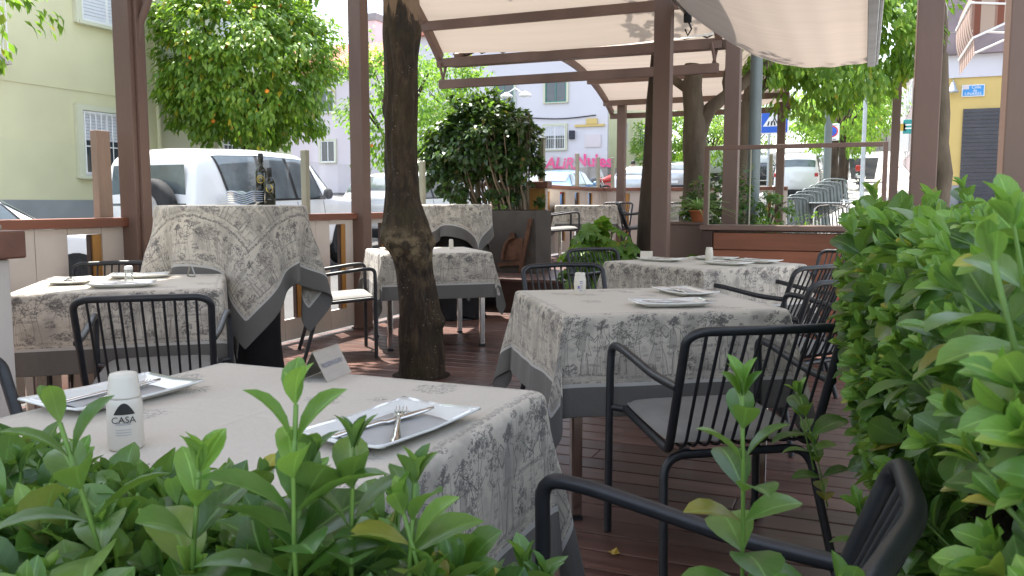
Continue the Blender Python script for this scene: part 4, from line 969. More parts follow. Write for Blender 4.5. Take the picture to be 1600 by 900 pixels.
# ------------------------------------------------------------------ knobbly trunk on the deck
t = thing('deck_tree', 'thick dark knobbly tree trunk growing through the deck in the middle', 'tree', (-2.66, 4.86, 0))
b = MB(); N = 110; S = 56
prof = [(0, .150, 0, 0), (.15, .145, 0, 0), (.5, .130, -.02, 0), (.68, .120, -.045, 0), (.80, .128, -.065, 0), (.88, .146, -.08, 0), (.98, .142, -.095, 0), (1.15, .116, -.12, 0), (1.45, .104, -.125, 0), (1.8, .104, -.12, 0), (2.05, .108, -.12, 0), (2.2, .120, -.115, 0), (2.3, .114, -.12, 0), (2.5, .108, -.125, 0), (2.8, .115, -.13, 0), (3.4, .10, -.14, 0)]
pz_ = np.array([p[0] for p in prof]); prr = np.array([p[1] for p in prof]); px_ = np.array([p[2] for p in prof])
vs = []
for i in range(N+1):
    z = 3.4*i/N; r0 = np.interp(z, pz_, prr); ox = np.interp(z, pz_, px_)
    for k in range(S):
        a = 2*math.pi*k/S
        rr = r0*(1+.05*math.sin(a*3+z*2.1)+.035*math.sin(a*5-z*3.3+1)+.02*math.sin(a*9+z*7))
        # burls
        for (za, aa, sz, am) in ((.86, -1.3, .08, .045), (.88, -2.1, .07, .03), (.79, -.7, .06, .05), (.90, -.2, .09, .035), (.93, -2.7, .06, .04), (2.22, -.2, .10, .03), (.36, .1, .04, .045), (.88, 2.0, .1, .04)):
            da = (a-aa+math.pi) % (2*math.pi)-math.pi; rr += am*math.exp(-((z-za)/sz)**2-(da/.45)**2)
        if .65 < z < 1.1: rr += .014*math.sin(a*14+z*50)*math.sin(z*70+a*3)*math.exp(-((z-.85)/.1)**2)
        rr += .006*math.sin(a*11+math.sin(z*9)*2)+.003*math.sin(a*23+z*31)+.006*math.sin(z*13+a*2)*math.sin(a*4+z*5)
        for q_ in range(9): rr += .020*math.exp(-((z-.82-.035*math.sin(q_*2.1)-.01*q_)/.032)**2-(((a+2.9-q_*.36+math.pi) % (2*math.pi)-math.pi)/.15)**2)
        vs.append((ox+rr*math.cos(a), rr*math.sin(a)*.95, z))
fs = [(i*S+k, i*S+(k+1) % S, (i+1)*S+(k+1) % S, (i+1)*S+k) for i in range(N) for k in range(S)]
b.add(vs, fs, 0, True); o = obj('trunk', b, M['trunk'], t)
b2 = MB(); b2.lathe([(.19, 0), (.19, .003)], (0, 0, .001), 32); obj('soil_ring', b2, M['soil'], t)
ss = o.modifiers.new('ss', 'SUBSURF'); ss.levels = ss.render_levels = 1
b = MB()
for e in ((-.9, .6, 4.4), (.7, .9, 4.5), (.1, -.8, 4.6), (.9, -.3, 4.2)):
    p, r_ = wobble([(-.11, 0, 3.3), (-.11+e[0]*.4, e[1]*.4, 3.8), e], [.07, .05, .025], 3, .03); b.tube(p, r_, 8)
obj('limbs', b, M['bark'], t)
L = crown_leaves((-.35, .3, 4.7), (1.7, 2.4, .85), 7000, .14, 80, .5, fill=.3, clump_r=.2); leaves('crown', *L, [M['fresh_leaf']], None, t)

# ------------------------------------------------------------------ trees behind the pergola
tree('slender_tree', 'leaning dark trunk close behind the thick centre post', 'tree', (-2.06, 8.4, .0), (-1.4, 8.6, 4.9), (1.2, 1.2, .9), 1500, .12, M['fresh_leaf'], .095, clumps=40)
def fork_tree():
    t = thing('forked_tree', 'forked grey brown trunk with pruned stump above the far deck', 'tree', (-1.72, 9.4, .0))
    b = MB(); p, r_ = wobble([(0, 0, .0), (-.03, 0, .8), (.0, 0, 1.15), (-.02, 0, 1.9), (-.05, 0, 2.35), (-.06, 0, 2.62)], [.19, .16, .13, .125, .11, .085], 4, .012); b.tube(p, r_, 14); obj('trunk', b, M['bark_pale'], t)
    b = MB(); p, r_ = wobble([(.0, 0, 1.85), (.14, .02, 2.15), (.42, .05, 2.36), (.7, .1, 2.6), (1.1, .3, 2.95)], [.085, .075, .06, .05, .03], 4, .012); b.tube(p, r_, 10)
    p, r_ = wobble([(.30, .03, 2.28), (.28, .1, 2.5), (.4, .3, 3.1)], [.04, .035, .02], 3, .01); b.tube(p, r_, 8)
    p, r_ = wobble([(-.02, 0, 2.3), (-.3, .05, 2.5), (-.5, .2, 2.9)], [.06, .04, .02], 3, .01); b.tube(p, r_, 8); obj('limbs', b, M['bark_pale'], t)
    L = crown_leaves((.65, .15, 2.75), (.32, .3, .35), 260, .12, 14, .5); L2 = crown_leaves((.5, .3, 4.2), (1.5, 1.3, .8), 1500, .13, 40, .5)
    L = cat(L, L2); leaves('crown', *L, [M['bright_leaf']], None, t)
fork_tree()
tree('street_tree', 'street tree whose bright drooping crown hangs below the big awning', 'tree', (-1.62, 12.3, .1), (-.55, 12.6, 3.5), (1.2, 1.3, 1.3), 8000, .125, M['bright_leaf'], .10, 'bark_pale', lean=.02, clumps=130, droop=1.0, fb=-.72, fill=.35)
tree('street_tree', 'bright green tree between the awning bar and the wide right post', 'tree', (1.02, 12.6, -.05), (.42, 12.8, 4.2), (.62, .9, 1.5), 3600, .12, M['bright_leaf'], .11, 'bark_pale', clumps=80, droop=.8, fb=-.75)
row = [(-1.0, 29.8, 4.5, 1.5, 'orange street tree nearest beyond the no parking sign'), (-.9, 36, 4.9, 1.7, 'round street tree over the scooter on the right pavement'), (-1.1, 42, 4.9, 2.0, 'street tree in the middle of the right pavement row'),
       (-1.1, 52, 6.2, 2.3, 'farthest but one street tree of the right pavement row'), (-1.3, 64, 7.4, 2.6, 'farthest street tree of the right pavement row')]
for i, (x, a, zc, r_, lb) in enumerate(row):
    tree('street_tree', lb, 'tree', (x, a, gz(a)), (x+.1, a, zc), (r_*1.1, r_*1.2, r_*.85), int(3200-i*300), .15+.03*i, M['fresh_leaf'] if i % 2 else M['bright_leaf'], .13, 'bark', 'street trees along the right pavement', clumps=60, droop=.7, fb=-.8)
mid = [(-9.7, 44, 4.3, 1.8, 'yellowish tree behind the silver cars, left of the thick post'), (-9.2, 50, 5.0, 2.3, 'light green tree behind the silver cars, right of the thick post'), (-9.9, 60, 6.4, 3.0, 'light green tree behind the forked trunk'), (-8.5, 72, 8.0, 3.6, 'distant tree left of the blue crossing sign')]
for i, (x, a, zc, r_, lb) in enumerate(mid):
    tree('plane_tree', lb, 'tree', (x, a, gz(a)), (x, a, zc), (r_, r_, r_*.85), 3200, .22, M['bright_leaf'], .16, 'bark', None, clumps=70, droop=.5)
for i, (x, a, zc, r_, lb) in enumerate([(-5.5, 96, 12, 6, 'darker tree closing the view down the street, left'), (1.5, 112, 13, 7, 'darker tree closing the view down the street, right'), (-14, 90, 11, 6, 'large tree far behind the far deck canopy')]):
    tree('distant_tree', lb, 'tree', (x, a, gz(a)), (x, a, zc), (r_, r_, r_*.9), 3000, .42, M['mid_leaf'], .25, 'bark', None, clumps=80, droop=.4)
tree('orange_tree', 'round orange tree full of fruit behind the white off road car', 'tree', (-10.75, 13.0, .2), (-10.62, 12.9, 3.80), (1.60, 1.62, 1.66), 24000, .14, [M['orange_leaf'], M['bright_leaf']], .12, 'bark', None, clumps=330, droop=.8, fb=-.85, fruit=34, fill=.62, clump_r=.17)
tree('orange_tree', 'green tree on the left pavement, seen either side of the knobbly trunk', 'tree', (-10.9, 18.6, .4), (-10.8, 18.6, 3.6), (1.55, 1.6, 1.8), 6500, .13, M['fresh_leaf'], .11, 'bark', None, clumps=90, droop=.6, fruit=6)
tree('street_tree', 'pale green tree showing between the canopy and the dark bush', 'tree', (-16.3, 33, .9), (-16.3, 33, 5.6), (1.9, 1.8, 1.7), 3600, .2, M['bright_leaf'], .15, 'bark', None, clumps=80)
tree('street_tree', 'small pale tree by the iron railings between the fence and the trunk', 'tree', (-12.8, 24, .6), (-12.9, 24, 2.7), (.9, .9, 1.2), 1800, .13, M['bright_leaf'], .06, 'bark', None, clumps=40)
# overhanging branch at the upper left
t = thing('overhanging_tree', 'drooping leafy branch hanging in at the upper left corner', 'tree', (-4.42, 3.05, 0))
b = MB(); p, r_ = wobble([(-.9, -1.3, -.2), (-.8, -1.2, 2.2), (-.4, -.5, 2.8), (.1, .05, 2.35)], [.10, .08, .04, .01], 5, .02); b.tube(p, r_, 8); obj('trunk', b, M['bark'], t)
L = cat(crown_leaves((.10, .05, 2.12), (.32, .34, .28), 640, .068, 26, 1.1, clump_r=.34), crown_leaves((-.10, -.08, 1.88), (.2, .2, .24), 260, .065, 14, 1.1, clump_r=.38)); leaves('crown', *L, [M['orange_leaf'], M['bright_leaf']], (rng.uniform(size=len(L[0])) < .35).astype(int), t)

# ------------------------------------------------------------------ bushy planter
t = thing('metal_planter', 'dark weathered metal planter box with rusty cart relief', 'planter', (-3.75, 8.75, 0))
b = MB(); b.box(-.42, .41, 0, .5, .004, 1.045); obj('box_body', b, M['rust_planter'], t, .006)
b = MB(); b.box(-.38, .37, .04, .46, 1.046, 1.052); obj('soil', b, M['soil'], t)
b = MB(); b.beam((-.03, -.022, .44), (.28, -.022, .47), .04, .045); b.beam((.21, -.03, .20), (.36, -.03, .96), .04, .05, 0, (0, 1, 0))
n = 14; o_ = [(.02+.125-.125*math.cos(math.pi*.5*k/n), -.005, .49+.25*math.sin(math.pi*.5*k/n)) for k in range(n+1)]
b.tube([(x, -.03, z) for x, y, z in o_], .02, 6)
vs = [(x, -.012, z) for x, y, z in o_]+[(.26, -.012, .74), (.26, -.012, .49)]; b.add(vs, [tuple(range(len(vs)))])
b.box(.11, .17, -.04, -.01, .74, .80); b.box(.33, .35, -.03, -.004, .56, .58); obj('cart_relief', b, M['rust'], t)
t = thing('ficus_bush', 'tall dark leafy bush on bare canes in the weathered planter', 'bush', (-3.86, 9.0, 1.04))
b = MB()
for k in range(46):
    x0, y0 = random.uniform(-.42, .36), random.uniform(-.17, .17); x1 = x0*1.3-.18+random.uniform(-.12, .12); y1 = y0*1.6+random.uniform(-.1, .1)
    p, r_ = wobble([(x0, y0, 0), ((x0+x1)/2, (y0+y1)/2, .35), (x1, y1, random.uniform(.7, 1.1))], [.011, .010, .006], 3, .012); b.tube(p, r_, 6)
obj('canes', b, M['cane'], t)
L = cat(crown_leaves((-.25, 0, .86), (.66, .42, .46), 9500, .078, 150, .5, fill=.25, clump_r=.24), crown_leaves((-.68, .0, .55), (.32, .3, .5), 2200, .078, 40, .5), crown_leaves((.26, .0, .45), (.22, .25, .42), 1100, .078, 26, .5), crown_leaves((-.25, 0, .3), (.6, .3, .22), 700, .075, 26, .5))
leaves('foliage', *L, [M['dark_leaf'], M['mid_leaf']], (rng.uniform(size=len(L[0])) < .12).astype(int), t, width=1.3)
L = crown_leaves((.10, -.10, .06), (.14, .08, .09), 90, .06, 8, .0); leaves('low_leaves', *L, [M['hedge_young']], None, t)

# ------------------------------------------------------------------ plank and glass screen
t = thing('glass_screen', 'windbreak of brown frame and clear glass on a reddish plank base', 'screen', (-1.25, 7.2, 0))
b = MB()
for k in range(6): b.box(.09, 1.62, -.01, .015, .02+k*.145, .02+k*.145+.139)
obj('plank_base', b, M['planks'], t, .004)
b = MB(); b.box(0, .085, -.03, .3, .002, .90); b.box(1.62, 1.68, -.03, .3, .002, .90); b.box(.085, 1.62, .02, .3, .003, .88); b.box(.086, 1.619, -.012, .0, .892, .905); obj('side_posts', b, M['dark_wood'], t, .004)
b = MB(); b.box(-.02, 1.70, -.05, .31, .906, .946); obj('sill', b, M['brown_steel'], t, .004)
b = MB(); b.box(0, .035, -.0, .035, .948, 1.60); b.box(1.365, 1.40, 0, .035, .948, 1.60); b.box(.037, 1.363, 0, .035, 1.565, 1.60); obj('frame', b, M['brown_steel'], t, .003)
b = MB(); b.box(.037, .047, .01, .025, .949, 1.563); obj('glass_edge', b, M['pale_post'], t); b = MB(); b.box(.37, .378, .008, .027, .949, 1.563); obj('glass_edge', b, M['pale_post'], t)
b = MB(); b.box(.048, 1.363, .014, .02, .949, 1.563); obj('pane', b, M['glass'], t)
t = thing('low_wall', 'low brown wall between the thick post and the glass screen', 'wall', (-1.62, 7.42, 0)); b = MB(); b.box(0, .34, 0, .08, .002, .94); obj('wall_panel', b, M['brown_steel'], t, .004)
b = MB(); b.box(-.01, .345, -.02, .10, .942, .965); obj('cap', b, M['brown_steel'], t, .003)

# small plants
def blades(n, L, r0=.02, droop=1.3, up=1.0, spread=1.0):
    a = rng.uniform(0, 2*math.pi, n); el = rng.uniform(.2, 1.3, n)
    return a, el
def arching(parent, name, n, L, m, c=(0, 0, 0), w=.012, seed=1):
    b = MB(); rd = random.Random(seed)
    for k in range(n):
        a = rd.uniform(0, 6.28); l = L*rd.uniform(.6, 1.1); e = rd.uniform(.35, 1.4); pts = []
        for s in range(7):
            u = s/6; r_ = l*u*math.cos(e)*(1+.2*u)+l*.25*u*u; z = l*u*math.sin(e)-l*.75*u*u*(1.1-.4*math.sin(e)); pts.append(Vector((c[0]+r_*math.cos(a), c[1]+r_*math.sin(a), c[2]+z)))
        sd = Vector((-math.sin(a), math.cos(a), 0))*w/2
        vs = []
        for s, p in enumerate(pts): ww = (1-(s/6)**2.5)+.05; vs += [p-sd*ww, p+Vector((0, 0, -.002)), p+sd*ww]
        b.add(vs, [(s*3+j, s*3+j+1, s*3+j+4, s*3+j+3) for s in range(6) for j in range(2)], 0, True)
    return obj(name, b, m, parent)
def potmb(r0, r1, h):
    b = MB(); b.lathe([(r0, 0), (r1, h*.86), (r1*1.12, h*.86), (r1*1.14, h), (r1*.98, h), (r1*.9, h*.9)], seg=24); return b
t = thing('spider_plant', 'arching striped spider plant on the low brown wall', 'plant', (-1.34, 7.46, .967)); obj('pot', potmb(.05, .07, .10), M['terracotta'], t); arching(t, 'foliage', 70, .30, M['spider'], (0, 0, .09), .016, 3)
def leafy(name, label, loc, rad, n, size, m, catg='plant', pot=None, width=1.0, clumps=24, zc=None):
    t = thing(name, label, catg, loc); zc = zc if zc else rad[2]*.9
    if pot: obj('pot', potmb(*pot), M['terracotta'], t); zc += pot[2]
    b = MB()
    for k in range(9): a = k*2.4; p, r_ = wobble([(0, 0, (pot[2]-.02) if pot else 0), (math.cos(a)*rad[0]*.3, math.sin(a)*rad[1]*.3, zc), (math.cos(a)*rad[0]*.7, math.sin(a)*rad[1]*.7, zc+rad[2]*.4)], [.009, .007, .004], 3, .01); b.tube(p, r_, 6)
    obj('stems', b, M['twig'], t)
    L = crown_leaves((0, 0, zc), rad, n, size, clumps, .5, fill=.2, clump_r=.3); leaves('foliage', *L, m if isinstance(m, list) else [m], (rng.uniform(size=n) < .25).astype(int) if isinstance(m, list) else None, t, width=width)
def fatsia(name, label, loc, n, R_, H_, m, seed):
    """plants with leaves of radiating fingers"""
    t = thing(name, label, 'plant', loc); rd = np.random.RandomState(seed); P = []; D = []; Nn = []; S_ = []; b = MB()
    for k in range(n):
        a = rd.uniform(0, 6.28); rr = R_*math.sqrt(rd.uniform(.02, 1)); z = H_*rd.uniform(.25, 1)*(1-.35*(rr/R_)**2)
        c = np.array([rr*math.cos(a), rr*math.sin(a), z]); b.tube([(c[0]*.15, c[1]*.15, .02), (c[0]*.6, c[1]*.6, z*.75), c], [.006, .005, .003], 5)
        nrm = norm(np.array([math.cos(a)*.6, math.sin(a)*.6, .8])+rd.normal(size=3)*.25); u = norm(np.cross(nrm, [0, 0, 1.0])+1e-6); w = np.cross(nrm, u)
        for j in range(8):
            q = j/8*2*math.pi; d = u*math.cos(q)+w*math.sin(q); P.append(c+d*.004); D.append(d-nrm*.25); Nn.append(nrm); S_.append(rd.uniform(.8, 1.15)*(.115 if H_ > .5 else .07))
    obj('stems', b, M['stem'], t); leaves('foliage', np.array(P), np.array(D), np.array(Nn), np.array(S_), [m], None, t, width=1.15)
fatsia('fatsia_plant', 'leafy green fatsia with fingered leaves at the foot of the leaning trunk', (-2.38, 8.0, .1), 120, .38, .93, M['fresh_leaf'], 4)
fatsia('croton_plant', 'small bright plant with fingered leaves in front of the low brown wall', (-1.33, 7.28, .30), 22, .16, .42, M['bright_leaf'], 9)
leafy('dark_shrub', 'dark green shrub behind the left part of the glass screen', (-1.30, 8.55, .05), (.42, .3, .75), 2200, .07, [M['dark_leaf'], M['mid_leaf']], 'shrub', None, 1.3, 50)
leafy('potted_plant', 'green plant in a terracotta pot behind the glass right of the grey pole', (-.86, 8.7, .60), (.22, .2, .17), 500, .05, M['mid_leaf'], 'plant', (.07, .11, .32), 1.2)
leafy('trailing_plant', 'loose pale green plant behind the glass beside the terracotta pot', (-.70, 8.35, .35), (.34, .25, .35), 900, .06, M['fresh_leaf'], 'plant', None, .7)
t = thing('plant_stand', 'wooden planter trough behind the glass screen under the potted plants', 'planter', (-.95, 8.6, 0)); b = MB(); b.box(-.6, .6, -.22, .22, .002, .58); obj('box_body', b, M['planks'], t, .005)

# ------------------------------------------------------------------ foreground hedges
def shoots(bases, dirs, lens, nl=None, lsize=.05, young=.15, gap=.026):
    """decussate leaf pairs along shoots"""
    P = []; D = []; N_ = []; S_ = []; mi = []; W = []; stems = MB()
    for bp, dr, ln in zip(bases, dirs, lens):
        d = Vector(dr).normalized(); nodes = max(3, int(ln/gap)); bend = Vector((random.uniform(-.35, .35), random.uniform(-.35, .35), .1)); pts = []
        p = Vector(bp); ls = lsize*random.uniform(.8, 1.2)*(min(1, .62+.30*max(0, bp[1]-.35)) if lsize > .07 else 1); a0 = random.uniform(0, 6.28); yg = random.random() < young*2.2
        o1 = d.orthogonal().normalized(); o2 = d.cross(o1)
        for k in range(nodes):
            u = k/(nodes-1); d = (d+bend*.07).normalized(); p = p+d*(ln/nodes); pts.append(p.copy())
            a = a0+k*math.pi/2+random.uniform(-.2, .2); ra = o1*math.cos(a)+o2*math.sin(a); ra = (ra-d*ra.dot(d)).normalized()
            al = R(72-46*u**1.6+random.uniform(-12, 12)); sz = ls*(1.05-.55*u**3)*random.uniform(.8, 1.15)
            for s in (-1, 1):
                ld = d*math.cos(al)+ra*s*math.sin(al)+Vector((0, 0, -.12)); nn = d-ld*d.dot(ld); 
                P.append(p+ra*s*.002); D.append(ld); N_.append(nn+Vector((random.uniform(-.3, .3), random.uniform(-.3, .3), random.uniform(0, .3)))); S_.append(sz); mi.append(1 if (u > .72 and yg) or random.random() < .03 else 0); W.append(random.uniform(.95, 1.25)*(1-.22*u))
        for s in range(3):   # tip tuft
            a = random.uniform(0, 6.28); ra = o1*math.cos(a)+o2*math.sin(a); P.append(p.copy()); D.append(d+ra*.35); N_.append(ra*-1+d*.1); S_.append(ls*random.uniform(.35, .62)); mi.append(1 if yg or random.random() < .3 else 0); W.append(.7)
        stems.tube([Vector(bp)]+pts[::2]+[pts[-1]], [.0025]+[.002]*len(pts[::2])+[.001], 5)
    return np.array([tuple(x) for x in P]), np.array([tuple(x) for x in D]), np.array([tuple(x) for x in N_]), np.array(S_), np.array(mi), np.array(W), stems
def hedge(name, label, sh, loc=(0, 0, 0), box=None):
    t = thing(name, label, 'hedge', loc); P, D, N_, S_, mi, W, st = sh; o = np.array(loc)
    st.v = [(v[0]-o[0], v[1]-o[1], v[2]-o[2]) for v in st.v]
    leaves('foliage', P-o, D, N_, S_, [M['hedge'], M['hedge_young']], mi, t, True, W); obj('stems', st, M['stem'], t)
    return t
B = []; Dr = []; Ln = []
def topz(x):
    return float(np.interp(x, [-1.3, -.85, -.62, -.45, -.36, -.28, -.2, -.12, -.04, .05], [.868, .868, .855, .858, .855, .835, .80, .78, .81, .82]))
for k in range(300):
    x = random.uniform(-1.35, .06); y = random.uniform(.40, .70); zt = topz(x)-abs(y-.55)*.25+.012-.09*random.random()**1.6; ln = random.uniform(.08, .18)
    B.append((x, y, zt-ln)); Dr.append((random.uniform(-.75, .75), (y-.55)*1.8+random.uniform(-.6, .5), 1)); Ln.append(ln)
for k in range(620):   # leafy bed under the shoots
    x = random.uniform(-1.35, .06); y = random.uniform(.38, .70); zt = topz(x)-abs(y-.55)*.25-.012-.05*random.random(); ln = random.uniform(.05, .08)
    d_ = Vector((random.uniform(-1.3, 1.3), random.uniform(-1.3, .9), .8)).normalized(); B.append(tuple(Vector((x, y, zt))-d_*ln)); Dr.append(tuple(d_)); Ln.append(ln)
for k in range(150):   # lower fill on the camera side
    x = random.uniform(-1.35, .06); y = random.uniform(.33, .42); ln = random.uniform(.08, .14); B.append((x, y+.03, random.uniform(.62, .78))); Dr.append((random.uniform(-.4, .4), -.5, .8)); Ln.append(ln)
tall = [(-.362, .50, .985, .24), (-.335, .52, .945, .18), (-.39, .50, .93, .15), (-.525, .48, .965, .19), (-.457, .48, .935, .14), (-.30, .54, .92, .14), (-.078, .75, .965, .20), (-.285, .56, .90, .13), (.0, .6, .85, .12), (-.06, .57, .84, .12)]
for x, y, zt, ln in tall: B.append((x-.01, y, zt-ln)); Dr.append((random.uniform(-.12, .12), random.uniform(-.12, .12), 1)); Ln.append(ln)
sh = shoots(B, Dr, Ln, lsize=.060, young=.16)
fh = hedge('front_hedge', 'low glossy green hedge across the bottom of the photo in front of the nearest table', sh, (-.65, .55, 0))
b = MB(); b.box(-.75, .72, -.17, .17, -.25, .62); obj('planter_box', b, M['beige'], fh, .006); b = MB(); b.box(-.73, .70, -.15, .15, .60, .635); obj('soil', b, M['soil'], fh)
B = []; Dr = []; Ln = []
def ok(p):
    x, y, z = p
    if x < .13 and .70 < y < 1.42 and z < .87: return False
    if x < .02 and y > 3.2: return False
    return True
def lface(y, z):  # x of the left face
    f = float(np.interp(y, [.4, .6, 1.0, 1.5, 2.0, 2.5, 3.0, 3.4], [.09, .09, .085, .045, .0, -.03, -.02, .04]))
    return f+float(np.interp(z, [.2, .5, .8, 1.0, 1.2], [.16, .07, 0, .01, .06]))
def htop(y): return float(np.interp(y, [.4, .8, 1.5, 2.5, 3.4], [1.075, 1.08, 1.10, 1.10, 1.07]))
for k in range(640):
    y = .46+(3.3-.46)*random.random()**1.15; z = random.uniform(.35, htop(y)); x = lface(y, z)+random.uniform(.0, .05)
    ln = random.uniform(.10, .18); d = Vector((-.75, random.uniform(-.6, .2), random.uniform(.1, .9))).normalized(); bp = Vector((x, y, z))-d*ln*.8
    if ok(bp) and ok((x-.03, y, z)): B.append(tuple(bp)); Dr.append(tuple(d)); Ln.append(ln)
for k in range(330):
    y = random.uniform(.5, 3.3); x = lface(y, 1.1)+random.uniform(0, .85)*min(1, .25+y*.35); ln = random.uniform(.12, .2); zt = htop(y)+random.uniform(-.08, .02)-.03*x
    B.append((x, y, zt-ln)); Dr.append((random.uniform(-.5, .3), random.uniform(-.5, .2), 1)); Ln.append(ln)
for k in range(170):   # near end facing the camera
    y = random.uniform(.42, .52); x = random.uniform(.12, .42); z = random.uniform(.75, 1.10); d = Vector((-.4+random.uniform(-.4, .3), -.7, random.uniform(.2, .9))).normalized(); ln = random.uniform(.1, .16)
    B.append(tuple(Vector((x, y+.06, z))-d*ln*.6)); Dr.append(tuple(d)); Ln.append(ln)
for (x, y, z, ln) in ((.10, .62, 1.12, .16), (.14, .75, 1.13, .16), (.085, .60, 1.10, .12), (.03, 1.9, 1.14, .15), (.25, 2.4, 1.17, .16), (-.10, 2.0, .70, .14), (-.11, 2.15, .62, .14), (-.08, 2.3, .5, .16), (.035, 1.6, .60, .16)):
    B.append((x+.02, y, z-ln)); Dr.append((-.25, -.1, 1)); Ln.append(ln)
sh = shoots(B, Dr, Ln, lsize=.080, young=.42, gap=.036)
rh = hedge('side_hedge', 'tall leafy hedge filling the right side of the photo', sh, (.35, 1.8, 0))
b = MB(); b.box(-.16, .55, -1.15, 1.5, -.2, .42); obj('planter_box', b, M['beige'], rh, .006)
b = MB(); b.box(-.14, .53, -1.12, 1.48, .40, .44); obj('soil', b, M['soil'], rh)
b = MB()
for k in range(60): y = random.uniform(-1.1, 1.4); x = random.uniform(-.08, .45); p, r_ = wobble([(x, y, .42), (x+random.uniform(-.1, .1), y+random.uniform(-.1, .1), .75), (x+random.uniform(-.15, .15), y+random.uniform(-.1, .1), 1.02)], [.009, .007, .004], 3, .015); b.tube(p, r_, 6)
obj('branches', b, M['twig'], rh)
L = crown_leaves((.22, .15, .78), (.36, 1.45, .33), 3400, .075, 190, .2, fill=.1, clump_r=.12); leaves('inner_foliage', *L, [M['hedge']], None, rh, width=1.5)
# yellow fallen leaf on the deck
b = MB(); b.add([(0, 0, .004), (.02, .01, .008), (.012, .028, .004), (0, .045, .012), (-.014, .026, .005), (-.022, .008, .01)], [(0, 1, 2), (0, 2, 3), (0, 3, 4), (0, 4, 5)]); o = obj('fallen_leaf', b, M['gold'], None, loc=(-.705, 2.55, .001)); tag(o, 'small yellow fallen leaf on the dark deck boards', 'leaf')

